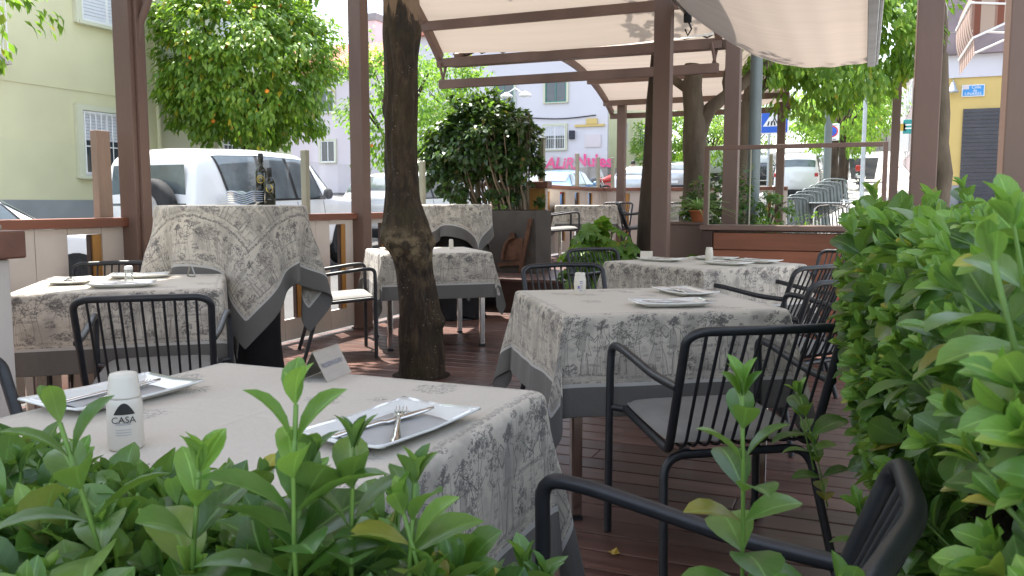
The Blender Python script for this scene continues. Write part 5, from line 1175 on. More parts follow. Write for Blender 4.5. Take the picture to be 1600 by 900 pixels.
# ------------------------------------------------------------------ cars
def car(label, x, a, rz, paint, st, wheels, L, W, side=(), ws=None, rw=None, spare=False, mirrors=None, tail_z=.75, wr=.33, group='parked cars along the street', lights=True, name='parked_car', head=True):
    """st: stations (x, zlow, zbelt, ztop, wtop fraction). x runs rear (0) to nose (L) along local +Y."""
    t = thing(name, label, 'car', (x, a, gz(a)), rz, group)
    t.rotation_euler = (math.atan2(gz(a+1)-gz(a-1), 2)*math.cos(rz), 0, rz)
    st = np.array(st, float); xs = np.linspace(st[0, 0], st[-1, 0], 90)
    col = [np.interp(xs, st[:, 0], st[:, k]) for k in range(1, 5)]
    ker = np.array([1, 2, 3, 2, 1])/9.
    col = [np.convolve(np.pad(c, 2, mode='edge'), ker, 'valid') for c in col]
    nose = np.interp(xs, [0, .12, .35, L-.7, L-.2, L], [.90, .97, 1, 1, .93, .80])
    def ring(i, tt):
        zl, zb, zt, wt = [np.interp(i, np.arange(90), c) for c in col]; wb = W/2*np.interp(i, np.arange(90), nose)
        K = [(0, zl), (wb*.86, zl), (wb*.985, zl+.10), (wb, (zl+zb)/2+.06), (wb*.965, zb), (wb*.965+(wb*wt-wb*.965)*.86, zb+(zt-zb)*.82), (wb*wt*.80, zt-.015*min(1, (zt-zb)/.3)), (0, zt+.012)]
        k = min(int(tt), 6); f = tt-k; P0, P1, P2, P3 = K[max(k-1, 0)], K[k], K[k+1], K[min(k+2, 7)]
        def cr(a_, b_, c_, d_): 
            m1 = (c_-a_)*.35; m2 = (d_-b_)*.35; return (2*f**3-3*f*f+1)*b_+(f**3-2*f*f+f)*m1+(-2*f**3+3*f*f)*c_+(f**3-f*f)*m2
        return cr(P0[0], P1[0], P2[0], P3[0]), cr(P0[1], P1[1], P2[1], P3[1])
    T = [0, .9, 1.3, 1.7, 2.1, 2.5, 3, 3.4, 3.7, 4, 4.25, 4.6, 5, 5.25, 5.5, 5.75, 6, 6.5, 7]
    vs = []; n = len(T)
    for i in range(90):
        for tt in T: y, z = ring(i, tt); vs.append((y, xs[i]-L/2, z))
        for tt in T[-2:0:-1]: y, z = ring(i, tt); vs.append((-y, xs[i]-L/2, z))
    m = 2*n-2; fs = [(i*m+k, (i+1)*m+k, (i+1)*m+(k+1) % m, i*m+(k+1) % m) for i in range(89) for k in range(m)]
    fs += [tuple(range(m)), tuple(89*m+k for k in range(m))[::-1]]
    b = MB(); b.add(vs, fs, 0, True); body = obj('body', b, paint, t)
    def iof(x_): return (x_-st[0, 0])/(st[-1, 0]-st[0, 0])*89
    def S(x_, tt, s=1, off=.008):
        i = iof(x_); y, z = ring(i, tt); y2, z2 = ring(i, min(7, tt+.05)); y1, z1 = ring(i, max(0, tt-.05)); ny, nz = (z2-z1), -(y2-y1); l = math.hypot(ny, nz) or 1
        xa = 0
        return (s*(y+ny/l*off), x_-L/2, z+nz/l*off)
    for (x0b, x1b, x0t, x1t) in side:
        for s in (-1, 1):
            b = MB()
            def f(u, v): xx = (x0b+(x1b-x0b)*u)*(1-v)+(x0t+(x1t-x0t)*u)*v; return S(xx, 4.12+.98*v, s)
            b.grid(f, 10, 6); w_ = obj('side_window', b, M['car_glass2'], t)
    if side:
        a0, a1, a2, a3 = side[0][0]-.05, side[-1][1]+.07, side[0][2]-.04, side[-1][3]+.05
        for s in (-1, 1):
            b = MB()
            def f(u, v): xx = (a0+(a1-a0)*u)*(1-v)+(a2+(a3-a2)*u)*v; return S(xx, 4.06+1.09*v, s, .004)
            b.grid(f, 24, 6); obj('window_trim', b, M['tyre'], t)
    if len(side) > 1:
        for s in (-1, 1):
            for xs_ in (side[-1][1]-.02, (side[-1][0]+side[-2][1])/2, side[0][0]+.55 if len(side) > 2 else side[0][0]):
                b = MB(); b.grid(lambda u, v: S(xs_+.014*u, 1.25+2.75*v, s, .003), 1, 12); obj('door_seam', b, M['tyre'], t)
            for xs_ in (side[-1][0]+.08, side[-2][0]+.08):
                b = MB(); p_ = [S(xs_+q*.035, 3.45, s, .022) for q in range(5)]; b.tube(p_, .012, 6); obj('door_handle', b, M['rim'], t)
    for nm, rg in (('windscreen', ws), ('rear_window', rw)):
        if rg:
            b = MB(); x0, x1 = rg
            def f(u, v):
                tt = 5.05+1.95*(1-abs(2*u-1)); tt = min(7, tt); s = 1 if u > .5 else -1; p = S(x0+(x1-x0)*v, tt, s, .004); return (p[0], p[1]+(.012 if nm == 'windscreen' else -.012), p[2]+.006)
            b.grid(f, 16, 8); obj(nm, b, M['car_glass2'], t)
    for (wx, s) in [(w_, s) for w_ in wheels for s in (-1, 1)]:
        w_ = bpy.data.objects.new('wheel', None); 
        b = MB(); cx = s*(W/2-.10); y0 = wx-L/2
        prof = [(wr*.62, -.10), (wr*.9, -.11), (wr, -.08), (wr, .08), (wr*.9, .11), (wr*.62, .10)]
        vs = []; N2 = 28
        for r_, d_ in prof:
            for k in range(N2): q = 2*math.pi*k/N2; vs.append((cx+d_, y0+r_*math.cos(q), wr+r_*math.sin(q)))
        b.add(vs, [(i*N2+k, i*N2+(k+1) % N2, (i+1)*N2+(k+1) % N2, (i+1)*N2+k) for i in range(5) for k in range(N2)], 0, True); ty = obj('wheel', b, M['tyre'], t)
        b = MB(); vs = []; 
        for r_, d_ in ((wr*.62, .09), (wr*.58, .07), (wr*.2, .085), (.001, .09)):
            for k in range(N2): q = 2*math.pi*k/N2; rr = r_; vs.append((cx+s*(d_-(.02*(k % 4 < 2) if r_ > wr*.3 and r_ < wr*.6 else 0)), y0+rr*math.cos(q), wr+rr*math.sin(q)))
        b.add(vs, [(i*N2+k, i*N2+(k+1) % N2, (i+1)*N2+(k+1) % N2, (i+1)*N2+k) for i in range(3) for k in range(N2)], 0, False); obj('rim', b, M['rim'], ty)
        b = MB(); vs = [(s*(W/2+.004), y0+(wr*1.17)*math.cos(2*math.pi*k/32), max(.22, wr+wr*1.17*math.sin(2*math.pi*k/32))) for k in range(32)]+[(s*(W/2-.12), y0+(wr*1.17)*math.cos(2*math.pi*k/32), max(.22, wr+wr*1.17*math.sin(2*math.pi*k/32))) for k in range(32)]
        b.add(vs, [tuple(range(32)), tuple(range(63, 31, -1))]+[(k, (k+1) % 32, 32+(k+1) % 32, 32+k) for k in range(32)], 0); obj('wheel_arch', b, M['tyre'], t)
    if lights:
        for s in (-1, 1):
            b = MB(); b.box(s*W*.5*.88-.075, s*W*.5*.88+.075, -L/2-.012, -L/2+.10, tail_z, tail_z+.16); obj('tail_light', b, M['tail'], t, .02)
            if head: b = MB(); b.box(s*W*.5*.64-.12, s*W*.5*.64+.12, L/2-.22, L/2+.008, tail_z-.10, tail_z+.05); obj('headlight', b, M['lens'], t, .03)
        b = MB(); b.box(-.26, .26, -L/2-.02, -L/2+.02, tail_z-.22, tail_z-.10); obj('number_plate', b, M['white_paint'], t, .003)
        b = MB(); b.box(-W*.46, W*.46, -L/2-.05, -L/2+.15, .24, .42); obj('bumper', b, M['tyre'], t, .04)
    if mirrors:
        for s in (-1, 1):
            b = MB(); b.lathe([(.02, -.08), (.07, -.06), (.08, 0), (.06, .07), (.01, .09)], (s*(W/2+.10), mirrors[0]-L/2, mirrors[1]), 12); b.box(min(s*(W/2-.05), s*(W/2+.06)), max(s*(W/2-.05), s*(W/2+.06)), mirrors[0]-L/2-.02, mirrors[0]-L/2+.02, mirrors[1]-.06, mirrors[1]-.02); obj('mirror', b, M['tyre'] if spare else paint, t)
    return t, S
M['car_glass2'] = mat('tinted_car_window', (.10, .125, .135), .05, .35, 2.5, 0, .9, coat=.6)
SUV = [(0, .42, 1.10, 1.12, .90), (.04, .36, 1.12, 1.30, .88), (.16, .34, 1.12, 1.80, .82), (.5, .33, 1.12, 1.88, .82), (1.6, .33, 1.10, 1.88, .82), (2.7, .33, 1.08, 1.82, .80), (3.0, .33, 1.08, 1.72, .80), (3.55, .33, 1.06, 1.14, .86), (4.3, .34, 1.02, 1.06, .86), (4.7, .38, .92, .95, .82), (4.8, .45, .8, .82, .78)]
t, S = car('big white off road car with a spare wheel on its back door', -8.9, 11.25, 0, M['car_white'], SUV, (.95, 3.75), 4.8, 1.88, side=[(.72, 1.42, .48, 1.42), (1.50, 2.30, 1.50, 2.16), (2.38, 3.12, 2.24, 2.76)], ws=(3.05, 3.46), mirrors=(3.05, 1.18), spare=True, tail_z=.86, wr=.38, group=None)
t['category'] = 'off road car'; t.scale = (1, .88, 1); t.location.y = 10.85
b = MB(); b.add([(-.68, -2.405, 1.12), (.68, -2.405, 1.12), (.62, -2.32, 1.66), (-.62, -2.32, 1.66)], [(0, 1, 2, 3)]); obj('rear_window', b, M['car_glass2'], t)
b = MB(); N2 = 32; vs = []
for r_, d_ in ((.20, .0), (.34, .0), (.385, .04), (.385, .19), (.34, .235), (.21, .235)):
    for k in range(N2): q = 2*math.pi*k/N2; vs.append((.20+r_*math.cos(q), -2.42-d_, 1.10+r_*math.sin(q)))
b.add(vs, [(i*N2+k, i*N2+(k+1) % N2, (i+1)*N2+(k+1) % N2, (i+1)*N2+k) for i in range(5) for k in range(N2)], 0, True); sw = obj('spare_wheel', b, M['tyre'], t)
b = MB(); b.tube([(.20, -2.42, 1.10), (.20, -2.65, 1.10)], .20, 20); obj('rim', b, M['rim'], sw)
b = MB()
for k in range(5): b.box(.945-.006, .945+.012, -2.02+.0, -1.78, 1.10+k*.035, 1.118+k*.035)
obj('vent_louvres', b, M['white_paint'], t)
SED = [(0, .45, .9, .93, .84), (.15, .32, .95, 1.02, .82), (.75, .28, .97, 1.08, .76), (1.35, .26, .96, 1.40, .74), (2.2, .26, .94, 1.45, .74), (2.75, .26, .93, 1.40, .74), (3.35, .27, .92, .98, .86), (4.0, .29, .84, .88, .86), (4.3, .34, .72, .75, .80), (4.4, .4, .62, .64, .74)]
HAT = [(0, .45, .92, .95, .86), (.10, .32, .96, 1.15, .80), (.45, .28, .96, 1.46, .74), (1.2, .26, .94, 1.52, .74), (2.2, .26, .93, 1.47, .74), (2.4, .26, .93, 1.42, .74), (3.1, .27, .94, 1.02, .86), (3.6, .29, .86, .90, .86), (3.9, .34, .74, .77, .80), (4.0, .4, .62, .64, .74)]
VAN = [(0, .4, 1.1, 1.3, .92), (.06, .32, 1.1, 1.95, .88), (.3, .3, 1.1, 2.0, .86), (3.0, .3, 1.1, 2.0, .86), (3.5, .3, 1.1, 1.85, .84), (4.2, .3, 1.05, 1.2, .86), (4.8, .32, .95, 1.0, .84), (5.0, .4, .7, .75, .8)]
def sedan(lb, x, a, rz, p): return car(lb, x, a, rz, p, SED, (.85, 3.45), 4.4, 1.76, side=[(.98, 1.55, 1.28, 1.60), (1.63, 2.3, 1.66, 2.26), (2.37, 3.08, 2.33, 2.70)], ws=(2.80, 3.28), rw=(.80, 1.30), mirrors=(2.95, .98))[0]
def hatch(lb, x, a, rz, p): return car(lb, x, a, rz, p, HAT, (.75, 3.15), 4.0, 1.72, side=[(.40, .95, .52, .95), (1.02, 1.85, 1.02, 1.78), (1.93, 2.75, 1.86, 2.36)], ws=(2.48, 3.02), rw=(.13, .42), mirrors=(2.6, 1.0))[0]
sedan('white saloon car at the left edge behind the fence', -8.9, 5.55, 0, M['car_white'])
hatch('white hatchback parked in front of the off road car, behind the knobbly trunk', -8.9, 16.4, 0, M['car_white'])
sedan('light blue saloon car parked below the pink graffiti', -9.2, 26.3, 0, M['car_blue'])
hatch('silver car directly behind the thick centre post', -8.9, 36.2, 0, M['car_silver'])
hatch('pale silver car just right of the thick centre post', -8.7, 43.5, 0, M['car_silver'])
car('white van seen behind the left end of the glass screen', -8.4, 55, 0, M['car_white'], VAN, (.9, 4.0), 5.0, 1.9, side=[(3.0, 3.9, 3.0, 3.55)], ws=(3.6, 4.1), mirrors=(3.8, 1.2), tail_z=.9, head=True)
car('white off road car with red tail lamps seen through the glass screen', -2.75, 40.5, 0, M['car_white'], SUV, (.9, 3.8), 4.8, 1.86, side=[(.72, 1.42, .48, 1.42), (1.50, 2.30, 1.50, 2.16), (2.38, 3.12, 2.24, 2.76)], ws=(3.05, 3.46), rw=(.05, .145), mirrors=(3.0, 1.15), tail_z=.95, wr=.36)
for i, (x, a, p, lb) in enumerate([(-2.8, 47.5, 'car_silver', 'silver car parked just beyond the white off road car'), (-2.8, 53.5, 'car_white', 'white car second beyond the white off road car'), (-2.8, 59.5, 'car_dark', 'dark car third beyond the white off road car'), (-2.8, 65.5, 'car_silver', 'silver car farthest up the right parked row'),
                                   (-8.6, 63, 'car_dark', 'dark car beyond the white van on the left side of the street'), (-8.5, 70, 'car_white', 'white car far up the left side of the street'), (-8.8, 21.3, 'car_silver', 'silver car between the white hatchback and the blue saloon') , (-5.6, 50, 'car_dark', 'dark car driving up the middle of the street')][:6]+[(-5.6, 50, 'car_dark', 'dark car in the lane seen left of the slim post')]):
    hatch(lb, x, a, 0, M[p])

# ------------------------------------------------------------------ buildings
def win(parent, plane, c, u0, u1, z0, z1, frame='white_paint', glass='window_dark', shutter=0, bars=False, sill=True, inward=1, wallm='cream_wall'):
    """window on a wall plane: plane 'x' (wall at x=c facing +X) or 'y' (wall at y=c facing -Y)"""
    def bx(mb, a0, a1, d0, d1, h0, h1):
        if plane == 'x': mb.box(c+min(d0, d1), c+max(d0, d1), a0, a1, h0, h1)
        else: mb.box(a0, a1, c-max(d0, d1), c-min(d0, d1), h0, h1)
    f = MB(); w = .06
    bx(f, u0, u1, .004, .05, z0, z0+w); bx(f, u0, u1, .004, .05, z1-w, z1); bx(f, u0, u0+w, .004, .048, z0+w, z1-w); bx(f, u1-w, u1, .004, .048, z0+w, z1-w)
    m_ = (u0+u1)/2; bx(f, m_-.025, m_+.025, .004, .044, z0+w, z1-w); fr = obj('window', f, M[frame], parent)
    s = MB(); bx(s, u0-.12, u0-.004, .003, .085, z0-.05, z1+.10); bx(s, u1+.004, u1+.12, .003, .085, z0-.05, z1+.10); bx(s, u0-.118, u1+.118, .003, .083, z1+.004, z1+.098); obj('surround', s, M[wallm], fr)
    g_ = MB(); bx(g_, u0+w, u1-w, .003, .02, z0+w, z1-w); obj('pane', g_, M[glass], fr)
    if shutter:
        s = MB(); zt = z1-w; zb_ = z1-w-(z1-z0-2*w)*shutter; n = max(3, int((zt-zb_)/.055))
        for k in range(n): h0 = zb_+(zt-zb_)*k/n; bx(s, u0+w, u1-w, .022, .040, h0+.004, h0+(zt-zb_)/n-.002)
        obj('shutter', s, M['shutter'], fr)
    if sill: s = MB(); bx(s, u0-.08, u1+.08, .004, .12, z0-.06, z0-.004); obj('sill', s, M[wallm], fr)
    if bars:
        s = MB(); n = 9
        for k in range(n+1):
            u = u0+(u1-u0)*k/n
            if plane == 'x': s.tube([(c+.11, u, z0+.02), (c+.11, u, z1-.02)], .009, 6)
            else: s.tube([(u, c-.11, z0+.02), (u, c-.11, z1-.02)], .009, 6)
        for z in (z0+.03, z0+(z1-z0)*.45, z1-.03): bx(s, u0, u1, .10, .12, z-.01, z+.01)
        for u in (u0, u1):
            for z in (z0+.05, z1-.05): bx(s, u-.008, u+.008, .0, .10, z-.008, z+.008)
        obj('window_bars', s, M['white_paint'], fr)
X0 = -12.4
t = thing('green_building', 'pale green rendered building with grey plinth on the left', 'building', (X0, 5, 0)); 
def par(o, t): # keep world coordinates
    o.parent = t; o.matrix_parent_inverse = Matrix.Translation(Vector(t.location)).inverted()
def under(t, fn):
    before = set(bpy.data.objects.keys()); e = bpy.data.objects.new('tmp', None); C.objects.link(e); fn(e)
    for c_ in list(e.children): c_.parent = t; c_.location = c_.location-Vector(t.location)
    bpy.data.objects.remove(e)
def green(e):
    b = MB(); b.box(X0-9, X0, -8, 12.55, -.3, 6.3); obj('wall', b, M['green_wall'], e)
    b = MB(); b.box(X0+.002, X0+.03, -8, 12.5, -.3, 1.18); obj('plinth', b, M['grey_dado'], e)
    b = MB(); b.box(X0+.001, X0+.015, -8, 12.5, 3.02, 3.06); obj('string_line', b, M['grey_dado'] if False else M['green_wall'], e)
    b = MB(); b.box(X0-9.2, X0+.35, -8.2, 12.75, 6.3, 6.45); obj('roof', b, M['tiles'], e)
    win(e, 'x', X0, 10.72, 11.75, 1.6, 2.70, bars=True, shutter=.45, wallm='cream_wall'); win(e, 'x', X0, 10.8, 11.9, 4.2, 5.5, shutter=1.0)
    win(e, 'x', X0, 5.6, 6.8, 1.6, 2.72, bars=True, shutter=.5)
    b = MB(); b.tube([(X0+.06, 12.42, .2), (X0+.06, 12.42, 6.3)], .045, 10); obj('drainpipe', b, M['green_wall'], e)
    b = MB(); b.box(X0, X0+.55, 7.0, 9.1, 3.18, 3.32); b.box(X0, X0+.42, 7.1, 9.0, 3.05, 3.178); obj('balcony', b, M['stone_dado'], e, .01)
    b = MB()
    for k in range(20): y = 6.8+k*.12; b.tube([(X0+.5, y, 3.32), (X0+.5, y, 4.2)], .008, 6)
    for k in range(5): b.tube([(X0+.03+k*.1, 9.06, 3.32), (X0+.03+k*.1, 9.06, 4.2)], .008, 6)
    b.box(X0+.49, X0+.52, 6.8, 9.08, 4.2, 4.23); b.box(X0, X0+.489, 9.05, 9.08, 4.2, 4.23); obj('balcony_railing', b, M['white_paint'], e)
    b = MB(); b.box(X0+.002, X0+.03, 11.6, 11.75, 3.25, 3.38); obj('wall_vent', b, M['grey_dado'], e)
    win(e, 'x', X0, 7.2, 8.4, 3.34, 5.4, shutter=.4, sill=False)
under(t, green)
t = thing('cream_building', 'paler cream green building behind the orange tree', 'building', (X0-.1, 15, 0))
def cream(e):
    b = MB(); b.box(X0-9, X0-.08, 12.56, 16.6, -.3, 6.0); obj('wall', b, M['cream_wall'], e)
    b = MB(); b.box(X0-.078, X0-.05, 12.6, 16.58, -.3, 1.4); obj('plinth', b, M['grey_dado'], e)
    b = MB(); b.box(X0-9.2, X0+.2, 12.78, 16.8, 6.0, 6.15); obj('roof', b, M['tiles'], e)
    win(e, 'x', X0-.08, 14.2, 15.3, 4.0, 5.2, shutter=.6); win(e, 'x', X0-.08, 14.2, 15.3, 1.8, 3.0, bars=True)
under(t, cream)
t = thing('white_building', 'white building with pink graffiti behind the blue car', 'building', (-18, 44, 1.5))
def white(e):
    zb = gz(44); b = MB(); b.box(-24.5, -12.75, 44, 60, zb-1, 10.6); obj('wall', b, M['white_wall'], e)
    b = MB(); b.box(-24.5, -12.72, 43.97, 43.998, zb-1, zb+1.25); b.box(-12.748, -12.72, 44.0, 60, zb-1, zb+1.25); obj('plinth', b, M['stone_dado'], e)
    b = MB(); b.box(-24.8, -12.4, 43.6, 60.3, 10.6, 10.8); obj('roof', b, M['tiles'], e)
    b = MB(); b.box(-12.747, -12.70, 44.2, 60, zb+1.25, 10.6); obj('side_wall', b, M['green_wall'], e)
    win(e, 'y', 44, -16.3, -15.1, 4.02, 5.3, shutter=.42, bars=True); win(e, 'y', 44, -16.25, -15.05, 6.55, 7.75, frame='teal_paint'); win(e, 'y', 44, -19.3, -18.1, 6.55, 7.75, frame='teal_paint'); win(e, 'y', 44, -19.3, -18.1, 4.0, 5.3, shutter=.5, bars=True)
    win(e, 'y', 44, -22.3, -21.1, 6.55, 7.75, frame='teal_paint'); win(e, 'x', -12.7, 46.5, 47.7, 4.4, 5.6); win(e, 'x', -12.7, 50.5, 51.7, 4.4, 5.6); win(e, 'x', -12.7, 46.5, 47.7, 7.0, 8.2)
    b = MB(); b.tube([(-24.4+k*.58, 43.93, 5.72+.07*math.sin(k*.7)) for k in range(20)], .03, 6); obj('facade_cable', b, M['cable'], e)
    b = MB(); b.box(-14.0, -13.1, 43.95, 43.99, 4.1, 4.75); obj('wall_plaque', b, M['pink_wall'], e)
    b = MB(); b.box(-14.55, -12.9, 43.9, 43.99, 5.18, 5.30); b.box(-13.9, -13.3, 43.88, 43.99, 5.31, 5.6); obj('shop_sign_bracket', b, M['yellow_wall'], e)
    b = MB(); b.box(-15.05+.2, -14.75+.2, 43.8, 43.99, 4.55, 5.0); obj('meter_box', b, M['dark_cloth'], e, .03)
    text('graffiti', 'ALiR,', .82, (-15.3, 43.9, 3.25), (R(90), R(2), 0), M['graffiti'], e, .004, .022, .15); text('graffiti', 'Nules', .9, (-13.45, 43.9, 3.35), (R(90), R(3), 0), M['graffiti'], e, .004, .025, -.1)
under(t, white)
def tiled(label, x0, x1, a0, a1, zb, ze, rise, wallm='pink_wall', chim=None):
    t = thing('tiled_house', label, 'house', ((x0+x1)/2, a0, zb))
    def fn(e):
        b = MB(); b.box(x0, x1, a0, a1, zb-1, ze); obj('wall', b, M[wallm], e)
        b = MB(); n = int((x1-x0+.8)/.3)
        for k in range(n): x = x0-.4+k*(x1-x0+.8)/n; b.tube([(x, a0-.45, ze+.02), (x, (a0+a1)/2, ze+rise)], .14, 6)
        b.add([(x0-.4, a0-.45, ze), (x1+.4, a0-.45, ze), (x1+.4, (a0+a1)/2, ze+rise), (x0-.4, (a0+a1)/2, ze+rise), (x0-.4, a1+.4, ze), (x1+.4, a1+.4, ze)], [(0, 1, 2, 3), (3, 2, 5, 4), (0, 3, 4), (1, 5, 2)]); rf = obj('roof', b, M['tiles'], e)
        if chim: c = MB(); c.box(*chim); obj('chimney', c, M['pink_wall'], rf); c = MB(); c.box(chim[0]-.1, chim[1]+.1, chim[2]-.1, chim[3]+.1, chim[5], chim[5]+.5); obj('chimney_cap', c, M['grey_dado'], rf)
        for k in range(3):
            u = x0+(x1-x0)*(k+.5)/3; win(e, 'y', a0, u-.5, u+.5, ze-2.4, ze-1.1)
            win(e, 'y', a0, u-.5, u+.5, ze-5.4, ze-4.1)
    under(t, fn)
tiled('low red tiled house seen between fence post and knobbly trunk', -31.5, -24.6, 44, 52, 1.5, 9.0, 2.2)
tiled('taller pinkish house with chimney against the sky', -52, -32, 52, 66, 2, 10.4, 3.2, chim=(-34.6, -33.0, 54, 56, 10.5, 14.2))
tiled('distant pink house half hidden by the round orange tree', -74, -54, 60, 74, 2, 10.5, 2.8)
# yellow corner shop
t = thing('yellow_building', 'yellow walled corner building with dark shutter on the right', 'building', (5, 30.6, 1))
def yel(e):
    A = 30.6; zb = gz(A); b = MB(); b.box(2.28, 12, A, 44, zb-.5, 5.05); obj('wall', b, M['yellow_wall'], e)
    b = MB(); b.box(2.2, 12.1, A-.06, 44, 5.052, 5.75); obj('white_band', b, M['white_wall'], e)
    b = MB(); b.box(2.12, 12.1, A-.3, 44.2, 5.752, 11.5); obj('upper_wall', b, M['brown_tile'], e)
    b = MB(); b.box(2.2, 12, A-.03, A-.002, zb-.4, zb+.75); b.box(2.2, 2.275, A, 44, zb-.4, 5.04); obj('plinth', b, M['grey_dado'], e)
    b = MB(); n = 26; z0, z1 = zb+.1, 4.08
    for k in range(n): z = z0+(z1-z0)*k/n; b.box(2.75, 3.95, A-.05-(k % 2)*.012, A-.032, z, z+(z1-z0)/n-.008)
    obj('roller_shutter', b, M['dark_shutter'], e)
    b = MB(); b.box(2.68, 3.32, A-.055, A-.005, 4.44-.24+.25, 5.0-.18); p = obj('street_name_sign', b, M['white_paint'], e, .01)
    b = MB(); b.box(2.71, 3.29, A-.062, A-.056, 4.48, 4.79); obj('sign_face', b, M['street_sign'], p)
    b = MB(); b.box(2.71, 2.88, A-.068, A-.063, 4.68, 4.80); obj('sign_crest', b, M['pink_wall'], p)
    for s_, z, sz, x in (('Calle', 4.735, .13, 3.08), ('de', 4.635, .12, 3.05), ('LINARES', 4.535, .125, 3.0)): text('lettering', s_, sz, (x, A-.064, z), (R(90), 0, 0), M['white_paint'], p, .002)
    b = MB(); b.lathe([(.02, .3), (.05, .28), (.13, .05), (.17, 0), (.17, -.03), (.03, -.05)], (2.42, A-.2, 4.62), 14); b.tube([(2.42, A, 5.0), (2.42, A-.2, 4.98), (2.42, A-.2, 4.9)], .015, 6); obj('wall_lamp', b, M['zinc'], e)
    for k in range(5):
        b = MB(); b.box(2.13+k*2.0, 2.13+k*2.0+.03, A-.31, A-.301, 5.8, 11.4); obj('tile_joint', b, M['stone_dado'], e)
    for k in range(6):
        b = MB(); b.box(2.12, 12, A-.31, A-.301, 6.4+k*.85, 6.43+k*.85); obj('tile_joint', b, M['stone_dado'], e)
under(t, yel)
# nearer right building with pale pilaster and striped awning
t = thing('corner_building', 'pale pilaster of the nearer building behind the rightmost post', 'building', (6, 18, 0))
def cb(e):
    b = MB(); b.box(2.95, 10, 12, 21.4, -.3, 9); obj('wall', b, M['grey_wall'], e)
    b = MB(); b.box(2.72, 2.948, 20.9, 21.5, 0, 7.5); obj('pilaster', b, M['pink_wall'], e, .01)
    win(e, 'y', 12, 4, 5.4, 1, 3)
under(t, cb)
t = thing('striped_awning', 'brown and cream striped folding awning at the upper right', 'awning', (2.72, 19.0, 4.35))
b = MB(); Rr = 1.45
def hoop(th, u): # hoop pivots at wall; u runs along the hoop
    x = -Rr*math.sin(u*math.pi)**.35 if 0 < u < 1 else 0
    return None
def f(u, v):
    th = R(-22+95*v); y = (u-.5)*2.6; 
    return (-Rr*math.cos(th)*.78, y, Rr*math.sin(th)*.85-.0)
b.grid(f, 16, 16); b.add([(0, -1.3, 0)]+[f(0, k/8) for k in range(9)], [(0, k+1, k+2) for k in range(8)], 0); 
obj('fabric', b, M['stripes'], t)
b = MB(); b.add([f(u/8, 0) for u in range(9)]+[(f(u/8, 0)[0]+.02, f(u/8, 0)[1], f(u/8, 0)[2]-.30) for u in range(9)], [(k, k+1, k+10, k+9) for k in range(8)]); obj('valance', b, M['stripes'], t)
b = MB()
for v in (0, .3, .62, .95):
    for s in (0, 1): b.tube([(0, (s-.5)*2.62, 0), (f(s, v)[0], (s-.5)*2.62, f(s, v)[2])], .02, 6)
    b.tube([(f(0, v)[0]-.01, -1.31, f(0, v)[2]), (f(1, v)[0]-.01, 1.31, f(1, v)[2])], .02, 6)
obj('frame', b, M['white_paint'], t)
t.location = (2.72, 18.6, 4.5)
# facade row beyond
faces = [(45, 56, 9.5, 'grey_wall', 'grey rendered building beyond the yellow corner building'), (56, 68, 12.5, 'brown_tile', 'brown faced building farther up the right side'), (68, 84, 11.5, 'white_wall', 'whitish building near the end of the right side')]
for a0, a1, zt, mm, lb in faces:
    t = thing('street_building', lb, 'building', (6, a0, gz(a0)))
    def fn(e):
        b = MB(); b.box(2.4, 12, a0+.02, a1-.02, gz(a0)-1, zt); obj('wall', b, M[mm], e)
        b = MB(); b.box(2.2, 12.2, a0-.0, a1, zt+.002, zt+.2); obj('cornice', b, M['white_wall'], e)
        k = a0+1.5
        while k < a1-1.6:
            for zz in (gz(a0)+1.3, gz(a0)+4.2, gz(a0)+7.0):
                if zz+1.6 < zt:
                    f_ = MB(); f_.box(2.36, 2.396, k, k+1.1, zz, zz+1.6); w_ = obj('window', f_, M['white_paint'], e); f_ = MB(); f_.box(2.345, 2.359, k+.1, k+1.0, zz+.1, zz+1.5); obj('pane', f_, M['window_dark'], w_)
            k += 2.6
    under(t, fn)
t = thing('stone_wall', 'beige stone wall with railing at the far end of the pavement', 'wall', (-1, 100, gz(100)))
def sw_(e):
    b = MB(); b.box(-5, 14, 100, 100.6, gz(100)-1, gz(100)+2.6); obj('wall', b, M['stone_wall'], e)
    b = MB()
    for k in range(30): b.box(-5+k*.62, -4.95+k*.62, 99.9, 99.95, gz(100)+.3, gz(100)+2.4)
    obj('railing', b, M['dark_cloth'], e)
under(t, sw_)
t = thing('teal_sign', 'teal shop sign sticking out over the far right pavement', 'sign', (2.0, 47, 4.9)); b = MB(); b.box(-.4, .38, -.05, .05, -.35, .35); obj('panel', b, M['teal_sign'], t, .02); b = MB(); b.box(-.3, .28, -.056, -.051, .05, .12); b.box(-.3, .28, -.056, -.051, -.12, -.05); obj('print_lines', b, M['white_paint'], t)
t = thing('white_sign', 'small white board sign on the far right pavement left of the thin post', 'sign', (1.55, 47, 4.9)); b = MB(); b.box(-.35, .35, -.04, .04, -1.2, .3); obj('panel', b, M['white_paint'], t, .02); b = MB(); b.box(-.2, .2, -.05, -.041, -.2, .15); obj('print_block', b, M['gold'], t)

